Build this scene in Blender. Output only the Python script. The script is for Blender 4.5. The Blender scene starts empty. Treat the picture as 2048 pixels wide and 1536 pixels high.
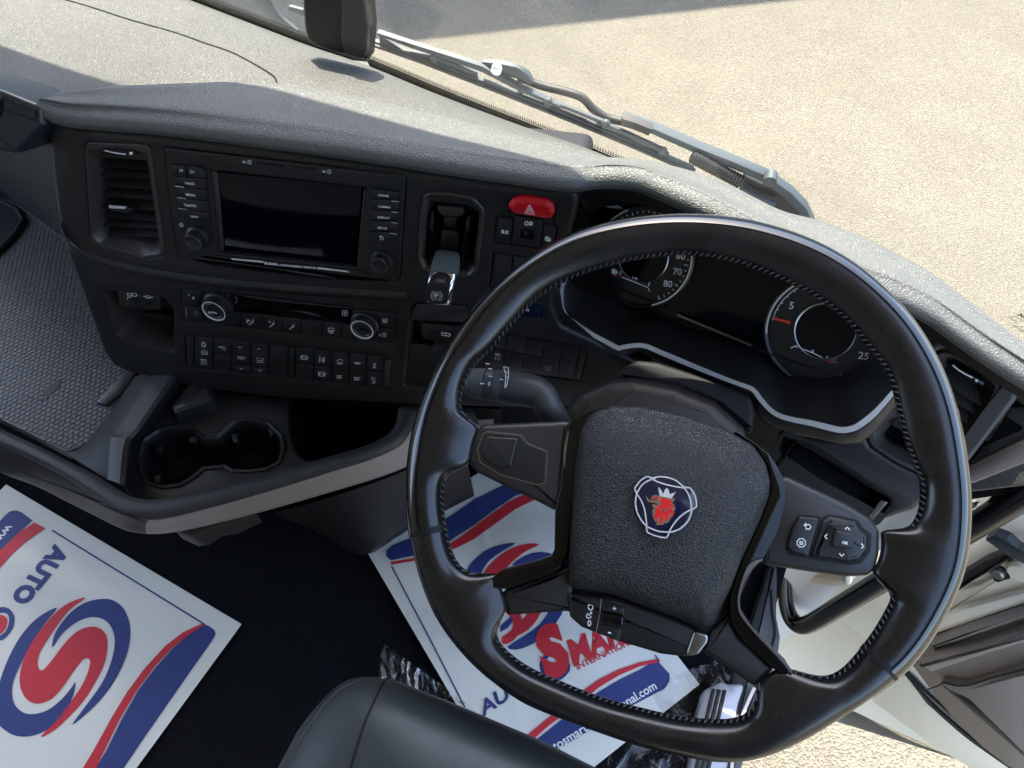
import bpy, bmesh, math, random
from mathutils import Vector, Matrix
from mathutils.geometry import tessellate_polygon
random.seed(7)
R_ = math.radians
S = bpy.context.scene
C = S.collection

# ------------------------------------------------------------------ camera, sky, sun, exposure
EYE = Vector((0, 0, 2.5))                  # ground z=0, cab floor z=1.42
RX = Vector((0.95783511, 0.23201358, -0.1694745))
RY = Vector((0.28728025, -0.78298346, 0.55173088))
RZ = Vector((-0.00468667, -0.57715388, -0.81662196))
FPX = 1450.0
cam = bpy.data.cameras.new('camera'); camo = bpy.data.objects.new('camera', cam); C.objects.link(camo)
cam.sensor_fit = 'HORIZONTAL'; cam.sensor_width = 36; cam.lens = 36 * FPX / 2048
cam.clip_start = 0.01; cam.clip_end = 500
m = Matrix(((RX[0], -RX[1], -RX[2], 0), (RY[0], -RY[1], -RY[2], 0), (RZ[0], -RZ[1], -RZ[2], 0), (0, 0, 0, 1)))
camo.matrix_world = Matrix.Translation(EYE) @ m
S.camera = camo
SUN = Vector((-0.14, 0.37, 0.92)).normalized()      # direction towards the sun
elev = math.asin(SUN.z); azim = math.atan2(SUN.x, SUN.y)
w = bpy.data.worlds.new('World'); S.world = w; w.use_nodes = True
nt = w.node_tree; bg = nt.nodes['Background']
sky = nt.nodes.new('ShaderNodeTexSky'); sky.sky_type = 'NISHITA'; sky.sun_disc = False
sky.dust_density = 2.5; sky.ozone_density = 0.8; sky.air_density = 1.0; sky.sun_elevation = elev; sky.sun_rotation = azim
nt.links.new(sky.outputs[0], bg.inputs[0]); bg.inputs[1].default_value = 0.15
sl = bpy.data.lights.new('sun', 'SUN'); sl.energy = 2.9; sl.angle = R_(0.5); sl.color = (1.0, 0.93, 0.80)
so = bpy.data.objects.new('sun', sl); C.objects.link(so); so.rotation_euler = SUN.to_track_quat('Z', 'Y').to_euler(); so.location = (0, 0, 6)
S.view_settings.view_transform = 'Standard'; S.view_settings.look = 'None'
S.view_settings.exposure = 2.75; S.view_settings.gamma = 1
S.cycles.max_bounces = 8; S.cycles.diffuse_bounces = 4; S.cycles.glossy_bounces = 4; S.cycles.transparent_max_bounces = 12
S.cycles.caustics_reflective = False; S.cycles.caustics_refractive = False

# ------------------------------------------------------------------ measuring helpers (photo point -> point on a real plane)
def ray(x, y):
    a, b = (x - 1024) / FPX, (y - 768) / FPX
    return Vector((RX[0]*a + RX[1]*b + RX[2], RY[0]*a + RY[1]*b + RY[2], RZ[0]*a + RZ[1]*b + RZ[2]))
def onZ(x, y, z):
    r = ray(x, y); return EYE + r * (z / r.z)
def onY(x, y, yy):
    r = ray(x, y); return EYE + r * (yy / r.y)
class Pl:
    def __init__(s, p0, u, n):
        s.n = Vector(n).normalized(); s.u = Vector(u); s.u = (s.u - s.n * s.u.dot(s.n)).normalized(); s.v = s.n.cross(s.u)
        s.o = EYE + Vector(p0)
    def uv(s, p, h=0.0):
        r = ray(*p); o = s.o + s.n * h
        q = EYE + r * ((o - EYE).dot(s.n) / r.dot(s.n)) - o
        return (q.dot(s.u), q.dot(s.v))
    def P(s, q, h=0.0): return s.o + s.u * q[0] + s.v * q[1] + s.n * h
    def px(s, p, h=0.0): return s.P(s.uv(p, h), h)
    def uvs(s, ps, h=0.0): return [s.uv(p, h) for p in ps]
def zm(ox, oy, k): return lambda *ps: [(ox + x / k, oy + y / k) for x, y in ps]
zA = zm(80, 240, 2.6256); z4 = zm(800, 350, 3.4133); z5 = zm(1080, 350, 2.56); z6 = zm(900, 780, 2.1333)
zB = zm(740, 600, 3.7926); z7 = zm(1500, 550, 1.5584); z3 = zm(700, 0, 2.048); z1 = zm(700, 900, 2.4145)
zC = zm(1540, 1050, 3.1614); zD = zm(1800, 560, 2.8427); zE = zm(0, 160, 2.56); zF = zm(0, 700, 1.8372); zG = zm(0, 930, 2.5339)
zH = zm(350, 0, 4.096); z2 = zm(0, 0, 2.56)

# ------------------------------------------------------------------ materials
MATS = {}
def mat(name, col, rough=0.5, metal=0.0, bump=None, spec=0.5, coat=0.0, var=0.0, vscale=6.0, sheen=0.0, rvar=0.0, trans=0.0, alpha=1.0):
    if name in MATS: return MATS[name]
    m = bpy.data.materials.new(name); m.use_nodes = True; t = m.node_tree; b = t.nodes['Principled BSDF']
    b.inputs['Base Color'].default_value = (*col, 1); b.inputs['Roughness'].default_value = rough; b.inputs['Metallic'].default_value = metal
    b.inputs['Specular IOR Level'].default_value = spec; b.inputs['Coat Weight'].default_value = coat; b.inputs['Coat Roughness'].default_value = 0.05
    b.inputs['Sheen Weight'].default_value = sheen
    tc = t.nodes.new('ShaderNodeTexCoord')
    def noise(sc, det=5):
        n = t.nodes.new('ShaderNodeTexNoise'); n.inputs['Scale'].default_value = sc; n.inputs['Detail'].default_value = det
        t.links.new(tc.outputs['Object'], n.inputs['Vector']); return n
    if var:
        n = noise(vscale); r = t.nodes.new('ShaderNodeMapRange'); r.inputs['To Min'].default_value = 1 - var; r.inputs['To Max'].default_value = 1 + var
        t.links.new(n.outputs[0], r.inputs[0]); x = t.nodes.new('ShaderNodeMix'); x.data_type = 'RGBA'; x.blend_type = 'MULTIPLY'; x.inputs[0].default_value = 1
        x.inputs[6].default_value = (*col, 1); t.links.new(r.outputs[0], x.inputs[7]); t.links.new(x.outputs[2], b.inputs['Base Color'])
    if rvar:
        n = noise(vscale * 3.1, 8); r = t.nodes.new('ShaderNodeMapRange'); r.inputs['From Min'].default_value = .3; r.inputs['From Max'].default_value = .7
        r.inputs['To Min'].default_value = max(0.02, rough - rvar); r.inputs['To Max'].default_value = rough + rvar
        t.links.new(n.outputs[0], r.inputs[0]); t.links.new(r.outputs[0], b.inputs['Roughness'])
    if bump:
        kind, sc, st, dist = bump
        bn = t.nodes.new('ShaderNodeBump'); bn.inputs['Strength'].default_value = st; bn.inputs['Distance'].default_value = dist
        if kind == 'noise': n = noise(sc, 6); src = n.outputs[0]
        elif kind == 'leather':
            wv = noise(sc * .6, 2); mx = t.nodes.new('ShaderNodeVectorMath'); mx.operation = 'MULTIPLY_ADD'
            mx.inputs[1].default_value = (1.2 / sc,) * 3; t.links.new(wv.outputs['Color'], mx.inputs[0]); t.links.new(tc.outputs['Object'], mx.inputs[2])
            v = t.nodes.new('ShaderNodeTexVoronoi'); v.feature = 'DISTANCE_TO_EDGE'; v.inputs['Scale'].default_value = sc; v.inputs['Randomness'].default_value = 1
            t.links.new(mx.outputs[0], v.inputs['Vector'])
            r = t.nodes.new('ShaderNodeMapRange'); r.inputs['From Max'].default_value = .22; r.interpolation_type = 'SMOOTHSTEP'; t.links.new(v.outputs[0], r.inputs[0]); src = r.outputs[0]
        elif kind == 'cells':
            v = t.nodes.new('ShaderNodeTexVoronoi'); v.inputs['Scale'].default_value = sc; v.inputs['Randomness'].default_value = .12
            t.links.new(tc.outputs['Object'], v.inputs['Vector']); src = v.outputs[0]
        elif kind == 'ribs':
            v = t.nodes.new('ShaderNodeTexWave'); v.inputs['Scale'].default_value = sc; v.bands_direction = 'DIAGONAL'
            t.links.new(tc.outputs['Object'], v.inputs['Vector']); src = v.outputs[0]
        t.links.new(src, bn.inputs['Height']); t.links.new(bn.outputs[0], b.inputs['Normal'])
    MATS[name] = m; return m
def flat(name, col, emit=0):
    m = mat(name, col, .5, spec=.3); return m
M_soft = mat('dash_softtouch', (.082, .084, .077), .44, bump=('leather', 420, .55, .0008), spec=.55, var=.12, vscale=9)
M_softshade = mat('dash_softtouch_shaded', (.022, .024, .025), .45, bump=('leather', 420, .6, .0008), spec=.5)  # soft-touch again, darkened to paint in the shade on the dash front
M_softfine = mat('dash_top_grain', (.062, .062, .053), .46, bump=('leather', 400, .6, .0007), spec=.55, var=.10, vscale=12, rvar=.06)
M_face = mat('console_plastic', (.0135, .0133, .0130), .42, bump=('noise', 2600, .12, .0002), spec=.42, var=.06)
M_face2 = mat('button_plastic', (.012, .012, .0125), .40, bump=('noise', 3000, .10, .0002), spec=.45)
M_inner = mat('vent_plastic', (.040, .035, .032), .34, spec=.5, bump=('noise', 2600, .08, .0002))
M_dark = mat('recess_black', (.004, .004, .004), .6, spec=.3)
M_gloss = mat('piano_black', (.0025, .0025, .003), .07, spec=.32, coat=.1, rvar=.03)
M_screen = mat('screen_glass', (.0015, .002, .004), .08, spec=.22)
M_chrome = mat('chrome', (.75, .75, .74), .14, 1.0)
M_satin = mat('satin_silver', (.78, .78, .77), .30, .35)
M_satin_dark = mat('dark_satin_ring', (.30, .30, .30), .28, 1.0)
M_white = mat('white_print', (.85, .85, .85), .5, spec=.2)
M_grey = mat('grey_print', (.30, .30, .31), .5, spec=.2)
M_redp = mat('red_print', (.55, .02, .02), .5)
M_red = mat('red_button', (.62, .008, .015), .28, spec=.5, coat=.2)
M_leather = mat('wheel_leather', (.0065, .0065, .007), .27, spec=.5, bump=('noise', 900, .12, .0004), rvar=.06, vscale=10, coat=.12)
M_pad = mat('airbag_pad', (.0125, .0125, .0128), .42, spec=.5, bump=('leather', 460, .8, .0008))
M_thread = mat('stitch_thread', (.075, .075, .078), .6)
M_seat = mat('seat_leather', (.030, .037, .038), .40, spec=.5, bump=('noise', 1200, .15, .0003), rvar=.05, vscale=5)
M_carpet = mat('black_carpet', (.0085, .0090, .0115), .95, spec=.1, bump=('noise', 500, 1.0, .004), var=.75, vscale=120)
M_tray = mat('tray_plastic', (.018, .0178, .0172), .42, bump=('noise', 1500, .2, .0003), spec=.5)
M_rimsoft = mat('tray_rim_plastic', (.032, .032, .034), .5, bump=('noise', 1300, .45, .0005), spec=.5)
M_bounce_trim = mat('bounce_tinted_trim', (.34, .285, .25), .38, spec=.55, bump=('noise', 1500, .1, .0003))  # dark grey plastic with warm bounce light put into its colour
M_mesh = mat('rubber_mat', (.085, .091, .089), .48, spec=.6, bump=('noise', 900, .2, .0003))
M_cream = mat('cream_paint', (.84, .80, .68), .35, spec=.5, var=.05)
M_creamshade = mat('cream_paint_shaded', (.70, .64, .52), .5, spec=.4, var=.12, vscale=20)  # same cream, darkened in colour for the shade around the hinges
M_doorp = mat('door_trim_brown', (.21, .185, .168), .5, bump=('leather', 300, .3, .0005), spec=.45)
M_rubber = mat('seal_rubber', (.012, .012, .012), .6)
M_paper = mat('mat_paper', (.80, .79, .71), .6, spec=.25, var=.03, vscale=8, bump=('noise', 14, .5, .004))
M_navy = mat('print_navy', (.035, .055, .20), .5, spec=.3)
M_pred = mat('print_red', (.62, .035, .05), .5, spec=.3)
M_emb = mat('emblem_navy', (.004, .008, .035), .12, spec=.5, coat=.6)
M_pole = mat('black_handle', (.007, .007, .007), .22, spec=.5)
M_wip = mat('wiper_grey', (.040, .052, .058), .55, spec=.35)
M_asphalt = mat('asphalt', (.42, .36, .26), .85, spec=.3)
def asphalt_nodes():
    t = M_asphalt.node_tree; b = t.nodes['Principled BSDF']; tc = t.nodes.new('ShaderNodeTexCoord')
    v = t.nodes.new('ShaderNodeTexVoronoi'); v.inputs['Scale'].default_value = 125; t.links.new(tc.outputs['Object'], v.inputs['Vector'])
    n = t.nodes.new('ShaderNodeTexNoise'); n.inputs['Scale'].default_value = 2.2; n.inputs['Detail'].default_value = 10; n.inputs['Roughness'].default_value = .7
    t.links.new(tc.outputs['Object'], n.inputs['Vector'])
    n2 = t.nodes.new('ShaderNodeTexNoise'); n2.inputs['Scale'].default_value = 60; n2.inputs['Detail'].default_value = 6; t.links.new(tc.outputs['Object'], n2.inputs['Vector'])
    r = t.nodes.new('ShaderNodeValToRGB'); e = r.color_ramp.elements
    e[0].position = .0; e[0].color = (.058, .051, .036, 1); e[1].position = 1; e[1].color = (.162, .146, .112, 1)
    k = r.color_ramp.elements.new(.5); k.color = (.116, .104, .078, 1)
    a = t.nodes.new('ShaderNodeMath'); a.operation = 'MULTIPLY_ADD'; t.links.new(v.outputs['Color'], a.inputs[0]); a.inputs[1].default_value = .55
    a2 = t.nodes.new('ShaderNodeMath'); a2.operation = 'MULTIPLY_ADD'; a2.inputs[1].default_value = .62; t.links.new(n.outputs[0], a2.inputs[0])
    a3 = t.nodes.new('ShaderNodeMath'); a3.operation = 'MULTIPLY'; a3.inputs[1].default_value = .35; t.links.new(n2.outputs[0], a3.inputs[0])
    t.links.new(a3.outputs[0], a2.inputs[2]); t.links.new(a2.outputs[0], a.inputs[2]); t.links.new(a.outputs[0], r.inputs[0])
    t.links.new(r.outputs[0], b.inputs['Base Color'])
    bn = t.nodes.new('ShaderNodeBump'); bn.inputs['Strength'].default_value = .9; bn.inputs['Distance'].default_value = .012
    t.links.new(v.outputs['Distance'], bn.inputs['Height']); t.links.new(bn.outputs[0], b.inputs['Normal'])
asphalt_nodes()
def glass_mat(name, tint, fac, rough=0.0):
    m = bpy.data.materials.new(name); m.use_nodes = True; t = m.node_tree; t.nodes.remove(t.nodes['Principled BSDF'])
    tr = t.nodes.new('ShaderNodeBsdfTransparent'); tr.inputs[0].default_value = (*tint, 1); g = t.nodes.new('ShaderNodeBsdfGlossy'); g.inputs['Roughness'].default_value = rough
    f = t.nodes.new('ShaderNodeFresnel'); f.inputs[0].default_value = 1.45; x = t.nodes.new('ShaderNodeMixShader')
    ml = t.nodes.new('ShaderNodeMath'); ml.operation = 'MULTIPLY'; ml.inputs[1].default_value = fac; t.links.new(f.outputs[0], ml.inputs[0])
    t.links.new(ml.outputs[0], x.inputs[0]); t.links.new(tr.outputs[0], x.inputs[1]); t.links.new(g.outputs[0], x.inputs[2])
    t.links.new(x.outputs[0], t.nodes['Material Output'].inputs[0]); MATS[name] = m; return m
M_glass = glass_mat('windscreen_glass', (.97, .985, .97), .14)
M_film = glass_mat('clear_film', (.94, .95, .955), 1.1, .30)
M_matte = mat('matte_black_plastic', (.006, .006, .0065), .65, spec=.3)
M_lens = glass_mat('gauge_lens', (.96, .97, .98), .7)

# ------------------------------------------------------------------ object helpers
def thing(name, label, cat, loc=(0, 0, 0), group=None):
    o = bpy.data.objects.new(name, None); C.objects.link(o); o.location = Vector(loc); o.empty_display_size = .05
    o['label'] = label; o['category'] = cat
    if group: o['group'] = group
    return o
def worldloc(p):
    v = Vector((0, 0, 0))
    while p: v = v + p.location; p = p.parent
    return v
def link(name, verts, faces, mats, parent=None, smooth=False, midx=None, kind=None, label=None):
    me = bpy.data.meshes.new(name); L = worldloc(parent)
    me.from_pydata([tuple(Vector(v) - L) for v in verts], [], faces)
    if not isinstance(mats, (list, tuple)): mats = [mats]
    for k in mats: me.materials.append(k)
    if midx: me.polygons.foreach_set('material_index', midx)
    if smooth:
        me.polygons.foreach_set('use_smooth', [True] * len(me.polygons))
        if smooth != 'all':
            me.set_sharp_from_angle(angle=R_(smooth if smooth is not True else 35))
    me.validate(); me.update()
    o = bpy.data.objects.new(name, me); C.objects.link(o)
    if parent: o.parent = parent
    if kind: o['kind'] = kind
    if label: o['label'] = label
    return o
def area(q): return sum(q[i][0]*q[(i+1) % len(q)][1] - q[(i+1) % len(q)][0]*q[i][1] for i in range(len(q))) / 2
def ccw(q): return list(q) if area(q) > 0 else list(reversed(q))
def inset(q, d):
    n = len(q); out = []
    for i in range(n):
        p0, p1, p2 = Vector(q[i-1]), Vector(q[i]), Vector(q[(i+1) % n])
        a = (p1 - p0); b = (p2 - p1)
        if a.length < 1e-9 or b.length < 1e-9: out.append(tuple(p1)); continue
        a.normalize(); b.normalize()
        na = Vector((-a.y, a.x)); nb = Vector((-b.y, b.x)); s = na + nb
        if s.length < .2: s = na
        else: s = s / max(.35, s.length_squared / 2)
        out.append(tuple(p1 + s * d))
    return out
def rnd(q, r, seg=4):
    """round the corners of a 2D polygon"""
    n = len(q); out = []
    for i in range(n):
        p0, p1, p2 = Vector(q[i-1]), Vector(q[i]), Vector(q[(i+1) % n])
        rr = r[i] if isinstance(r, (list, tuple)) else r
        a = p0 - p1; b = p2 - p1; la, lb = a.length, b.length
        if la < 1e-9 or lb < 1e-9: continue
        ang = a.angle(b) if la and lb else math.pi
        if ang > R_(170) or rr <= 0: out.append(tuple(p1)); continue
        t = min(rr / math.tan(ang / 2), la * .48, lb * .48)
        s = p1 + a / la * t; e = p1 + b / lb * t
        for k in range(seg + 1):
            u = k / seg; out.append(tuple(s * (1-u)**2 + p1 * 2*u*(1-u) + e * u*u))
    return out
def prism(q, pl, h0, h1, bev=0.0, holes=(), holedepth=None, seg=2, back=False, hbev=None):
    """verts, faces of a plate on plane pl with rounded front edges; holes get walls"""
    q = ccw(q); V = []; F = []
    rings = [(0, h0), (0, h1 - bev)]
    if bev:
        for k in range(1, seg + 1):
            a = math.pi / 2 * k / seg; rings.append((bev * (1 - math.cos(a)), h1 - bev + bev * math.sin(a)))
    n = len(q); last = None
    for d, h in rings:
        qq = inset(q, d) if d else q
        base = len(V); V += [pl.P(p, h) for p in qq]
        if last is not None:
            for i in range(n): j = (i+1) % n; F.append((last+i, last+j, base+j, base+i))
        last = base
        top2d = qq
    hb = []; hb_ = bev if hbev is None else hbev; bev = hb_
    for hq in holes:
        hq = ccw(hq)[::-1]; hr = [(bev, h1)] if bev else [(0, h1)]
        if bev:
            for k in range(seg - 1, -1, -1):
                a = math.pi / 2 * k / seg; hr.append((bev * (1 - math.cos(a)), h1 - bev + bev * math.sin(a)))
        hr.append((0, holedepth if holedepth is not None else h0)); m_ = len(hq); first = None; lst = None
        for d, h in hr:
            qq = inset(hq, d) if d else hq
            base = len(V); V += [pl.P(p, h) for p in qq]
            if first is None: first = (base, qq)
            if lst is not None:
                for i in range(m_): j = (i+1) % m_; F.append((base+i, base+j, lst+j, lst+i))
            lst = base
        hb.append(first)
    if hb:
        loops = [[Vector((*p, 0)) for p in top2d]] + [[Vector((*p, 0)) for p in qq] for _, qq in hb]
        idx = [last + i for i in range(n)]
        for b, qq in hb: idx += [b + i for i in range(len(qq))]
        flat2 = [p for l in loops for p in l]
        for t in tessellate_polygon(loops):
            a, b, c = t; ar = (flat2[b]-flat2[a]).cross(flat2[c]-flat2[a]).z
            F.append((idx[a], idx[b], idx[c]) if ar > 0 else (idx[a], idx[c], idx[b]))
    else: F.append(tuple(range(last, last + n)))
    if back: F.append(tuple(reversed(range(n))))
    return V, F
def plate(name, px, pl, h0, h1, m, parent=None, bev=0.0008, r=0.0, holes=(), seg=2, at=None, smooth=40, holedepth=None, **k):
    """px: outline in photo points measured on the top face (offset h1)"""
    q = pl.uvs(px, h1 if at is None else at)
    if r: q = rnd(ccw(q), r)
    V, F = prism(q, pl, h0, h1, bev, holes, holedepth, seg)
    return link(name, V, F, m, parent, smooth, **k)
def tub(name, q, pl, h0, h1, m, parent, taper=0.0, **k):
    """a basin: walls from q at h1 down to floor at h0"""
    q = ccw(q); qi = inset(q, taper) if taper else q; n = len(q)
    V = [pl.P(p, h1) for p in q] + [pl.P(p, h0) for p in qi]
    F = [(i, n + i, n + (i+1) % n, (i+1) % n) for i in range(n)] + [tuple(range(n, 2*n))]
    return link(name, V, F, m, parent, 40, **k)
def circ(c, r, n=40, a0=0, a1=2*math.pi, ry=None):
    ry = ry or r; full = abs(a1 - a0 - 2*math.pi) < 1e-6
    return [(c[0] + r*math.cos(a0 + (a1-a0)*i/(n if full else n-1)), c[1] + ry*math.sin(a0 + (a1-a0)*i/(n if full else n-1))) for i in range(n)]
def lathe(name, c, pl, prof, m, parent, n=48, midx=None, **k):
    """prof: list of (radius, height) from outside-bottom to centre-top"""
    V = []; F = []; mi = []
    for r, h in prof: V += [pl.P((c[0] + r*math.cos(2*math.pi*i/n), c[1] + r*math.sin(2*math.pi*i/n)), h) for i in range(n)]
    for j in range(len(prof) - 1):
        for i in range(n):
            a = j*n + i; b = j*n + (i+1) % n; F.append((a, b, b + n, a + n)); mi.append(midx[j] if midx else 0)
    F.append(tuple(range((len(prof)-1)*n, len(prof)*n))); mi.append(midx[-1] if midx else 0)
    return link(name, V, F, m, parent, 30, midx=mi, **k)
def cr(p0, p1, p2, p3, t):
    return ((p1*2) + (p2-p0)*t + (p0*2 - p1*5 + p2*4 - p3)*t*t + (p1*3 - p0 - p2*3 + p3)*t**3) * .5
def spline(ps, k=4, closed=False):
    ps = [Vector(p) for p in ps]; n = len(ps); out = []
    rng = n if closed else n - 1
    for i in range(rng):
        if closed: q = [ps[(i+j-1) % n] for j in range(4)]
        else: q = [ps[max(0, i-1)], ps[i], ps[i+1], ps[min(n-1, i+2)]]
        for s in range(k): out.append(cr(*q, s / k))
    if not closed: out.append(ps[-1])
    return out
def resample(ps, n, closed=False):
    ps = [Vector(p) for p in ps]
    if closed: ps = ps + [ps[0]]
    L = [0]
    for a, b in zip(ps, ps[1:]): L.append(L[-1] + (b-a).length)
    out = []; j = 0; cnt = n if closed else n - 1
    for i in range(n):
        t = L[-1] * i / cnt
        while j < len(L) - 2 and L[j+1] < t: j += 1
        d = L[j+1] - L[j]; out.append(ps[j].lerp(ps[j+1], (t - L[j]) / d if d > 1e-12 else 0))
    return out
def grid(name, rows, m, parent=None, closed_u=False, smooth=60, flip=False, **k):
    n = len(rows[0]); V = [v for r in rows for v in r]; F = []
    for j in range(len(rows) - 1):
        for i in range(n if closed_u else n - 1):
            a = j*n + i; b = j*n + (i+1) % n; f = (a, b, b + n, a + n); F.append(f[::-1] if flip else f)
    return link(name, V, F, m, parent, smooth, **k)
def loft(name, rows, m, parent=None, ku=4, kv=4, nu=None, **k):
    """smooth surface through control rows of 3D points"""
    rows = [spline(r, ku) for r in rows]
    if nu: rows = [resample(r, nu) for r in rows]
    cols = list(zip(*rows)); cols = [spline(c, kv) for c in cols]
    return grid(name, list(zip(*cols)), m, parent, **k)
def tube(name, ps, r, m, parent, n=12, k=6, cap=True, **kw):
    V, F = tubevf(ps, r, n, k, cap); return link(name, V, F, m, parent, 50, **kw)
def tubevf(ps, r, n=12, k=6, cap=True, base=0, flatn=None):
    if k > 1: 
        rs = r if isinstance(r, (list, tuple)) else [r]*len(ps)
        q = spline([Vector((*p, 0)).to_3d() for p in ps], k); rr = []
        for i in range(len(ps) - 1):
            for s in range(k): rr.append(rs[i] + (rs[i+1]-rs[i])*s/k)
        rr.append(rs[-1])
    else: q = [Vector(p) for p in ps]; rr = r if isinstance(r, (list, tuple)) else [r]*len(ps)
    V = []; F = []; up = Vector((0, 0, 1)); prev = None
    for i, p in enumerate(q):
        d = (q[min(i+1, len(q)-1)] - q[max(i-1, 0)]).normalized()
        a = prev if prev is not None else (up if abs(d.dot(up)) < .9 else Vector((1, 0, 0)))
        a = (a - d * a.dot(d)).normalized(); b = d.cross(a); prev = a
        V += [p + (a*math.cos(2*math.pi*t/n) + b*math.sin(2*math.pi*t/n)) * rr[i] for t in range(n)]
    for j in range(len(q) - 1):
        for i in range(n): x = base + j*n + i; y = base + j*n + (i+1) % n; F.append((x, y, y+n, x+n))
    if cap: F.append(tuple(base + i for i in reversed(range(n)))); F.append(tuple(base + (len(q)-1)*n + i for i in range(n)))
    return V, F
def boxvf(c, ax, hs, base=0):
    V = [c + ax[0]*hs[0]*x + ax[1]*hs[1]*y + ax[2]*hs[2]*z for z in (-1, 1) for y in (-1, 1) for x in (-1, 1)]
    F = [(0, 2, 3, 1), (4, 5, 7, 6), (0, 1, 5, 4), (2, 6, 7, 3), (0, 4, 6, 2), (1, 3, 7, 5)]
    return V, [tuple(base + i for i in f) for f in F]
def box(name, c, hs, m, parent=None, ax=None, **k):
    ax = ax or (Vector((1, 0, 0)), Vector((0, 1, 0)), Vector((0, 0, 1)))
    V, F = boxvf(Vector(c), ax, hs); return link(name, V, F, m, parent, **k)
_dg = None
def textmesh(s, bold=0.0, font=None):
    cu = bpy.data.curves.new('t', 'FONT'); cu.body = s; cu.size = 1; cu.offset = bold; cu.resolution_u = 3
    ob = bpy.data.objects.new('t', cu); C.objects.link(ob); dg = bpy.context.evaluated_depsgraph_get()
    me = bpy.data.meshes.new_from_object(ob.evaluated_get(dg)); bpy.data.objects.remove(ob); bpy.data.curves.remove(cu)
    V = [(v.co.x, v.co.y) for v in me.vertices]; F = [tuple(p.vertices) for p in me.polygons]; bpy.data.meshes.remove(me)
    return V, F
def text(s, p0, p1, pl, h, m, parent, bold=.012, squash=1.0, name='lettering', shear=0.0, **k):
    """baseline from photo point p0 to p1 measured on plane pl at offset h"""
    a = Vector(pl.uv(p0, h)); b = Vector(pl.uv(p1, h)); V, F = textmesh(s, bold)
    x0 = min(v[0] for v in V); x1 = max(v[0] for v in V); sc = (b-a).length / (x1-x0); d = (b-a).normalized(); n = Vector((-d.y, d.x))
    W = []
    for x, y in V:
        q = a + d * (x - x0 + shear*y) * sc + n * y * sc * squash; W.append(pl.P(q, h))
    return link(name, W, F, m, parent, **k)
def multi(name, parts, m, parent=None, smooth=False, **k):
    """join several (V,F) into one mesh"""
    V = []; F = []
    for v, f in parts:
        b = len(V); V += list(v); F += [tuple(b + i for i in t) for t in f]
    return link(name, V, F, m, parent, smooth, **k)
def strokes(name, lines, wd, pl, h, m, parent, closed=False, **k):
    """thin printed lines: polylines of photo points with width wd (m)"""
    parts = []
    for ln in lines:
        q = [Vector(pl.uv(p, h)) for p in ln]; L = []; Rr = []
        for i, p in enumerate(q):
            d = q[min(i+1, len(q)-1)] - q[max(i-1, 0)]
            d = d.normalized() if d.length > 1e-9 else Vector((1, 0)); n = Vector((-d.y, d.x)) * wd / 2
            L.append(pl.P(p + n, h)); Rr.append(pl.P(p - n, h))
        n_ = len(q); parts.append((L + Rr, [(i + n_, i + 1 + n_, i + 1, i) for i in range(n_ - 1)]))
    return multi(name, parts, m, parent, **k)
def arcpx(cx, cy, r, a0, a1, n=10, ry=None):
    ry = ry or r
    return [(cx + r*math.cos(R_(a0 + (a1-a0)*i/(n-1))), cy + ry*math.sin(R_(a0 + (a1-a0)*i/(n-1)))) for i in range(n)]

# ================================================================== SETTING
def E(x, y, z): return EYE + Vector((x, y, z))
def quad(name, pts, m, parent=None, **k): return link(name, pts, [tuple(range(len(pts)))], m, parent, **k)
V, F = [], []
g = 60
for j in range(g + 1):
    for i in range(g + 1):
        X = -60 + 120*i/g; Y = -60 + 120*j/g; V.append((X, Y, 0.015*math.sin(X*.7)*math.cos(Y*.5)))
for j in range(g):
    for i in range(g): a = j*(g+1)+i; F.append((a, a+1, a+g+2, a+g+1))
link('ground', V, F, M_asphalt, kind='structure', smooth='all')
# warehouse ahead whose shade lies across the yard
M_wall = mat('warehouse_cladding', (.30, .31, .32), .5, var=.05)
th = thing('warehouse', 'long grey clad warehouse standing ahead of the truck beyond the windscreen view', 'building', (-.4, 7.2, 0))
yw = math.atan2(1.1640, 2.1930); ax = (Vector((math.cos(yw), math.sin(yw), 0)), Vector((-math.sin(yw), math.cos(yw), 0)), Vector((0, 0, 1)))
HW = 6.0; mid = Vector((-0.987, 4.573, 0)) + Vector((SUN.x, SUN.y, 0))/SUN.z*HW
box('wall', mid + ax[0]*-2 + ax[1]*3 + Vector((0, 0, HW/2)), (16, 3, HW/2), M_wall, th, ax)
box('roof', mid + ax[0]*-2 + ax[1]*3.05 + Vector((0, 0, HW + .06)), (16.1, 3.04, .06), M_wall, th, ax)
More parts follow.
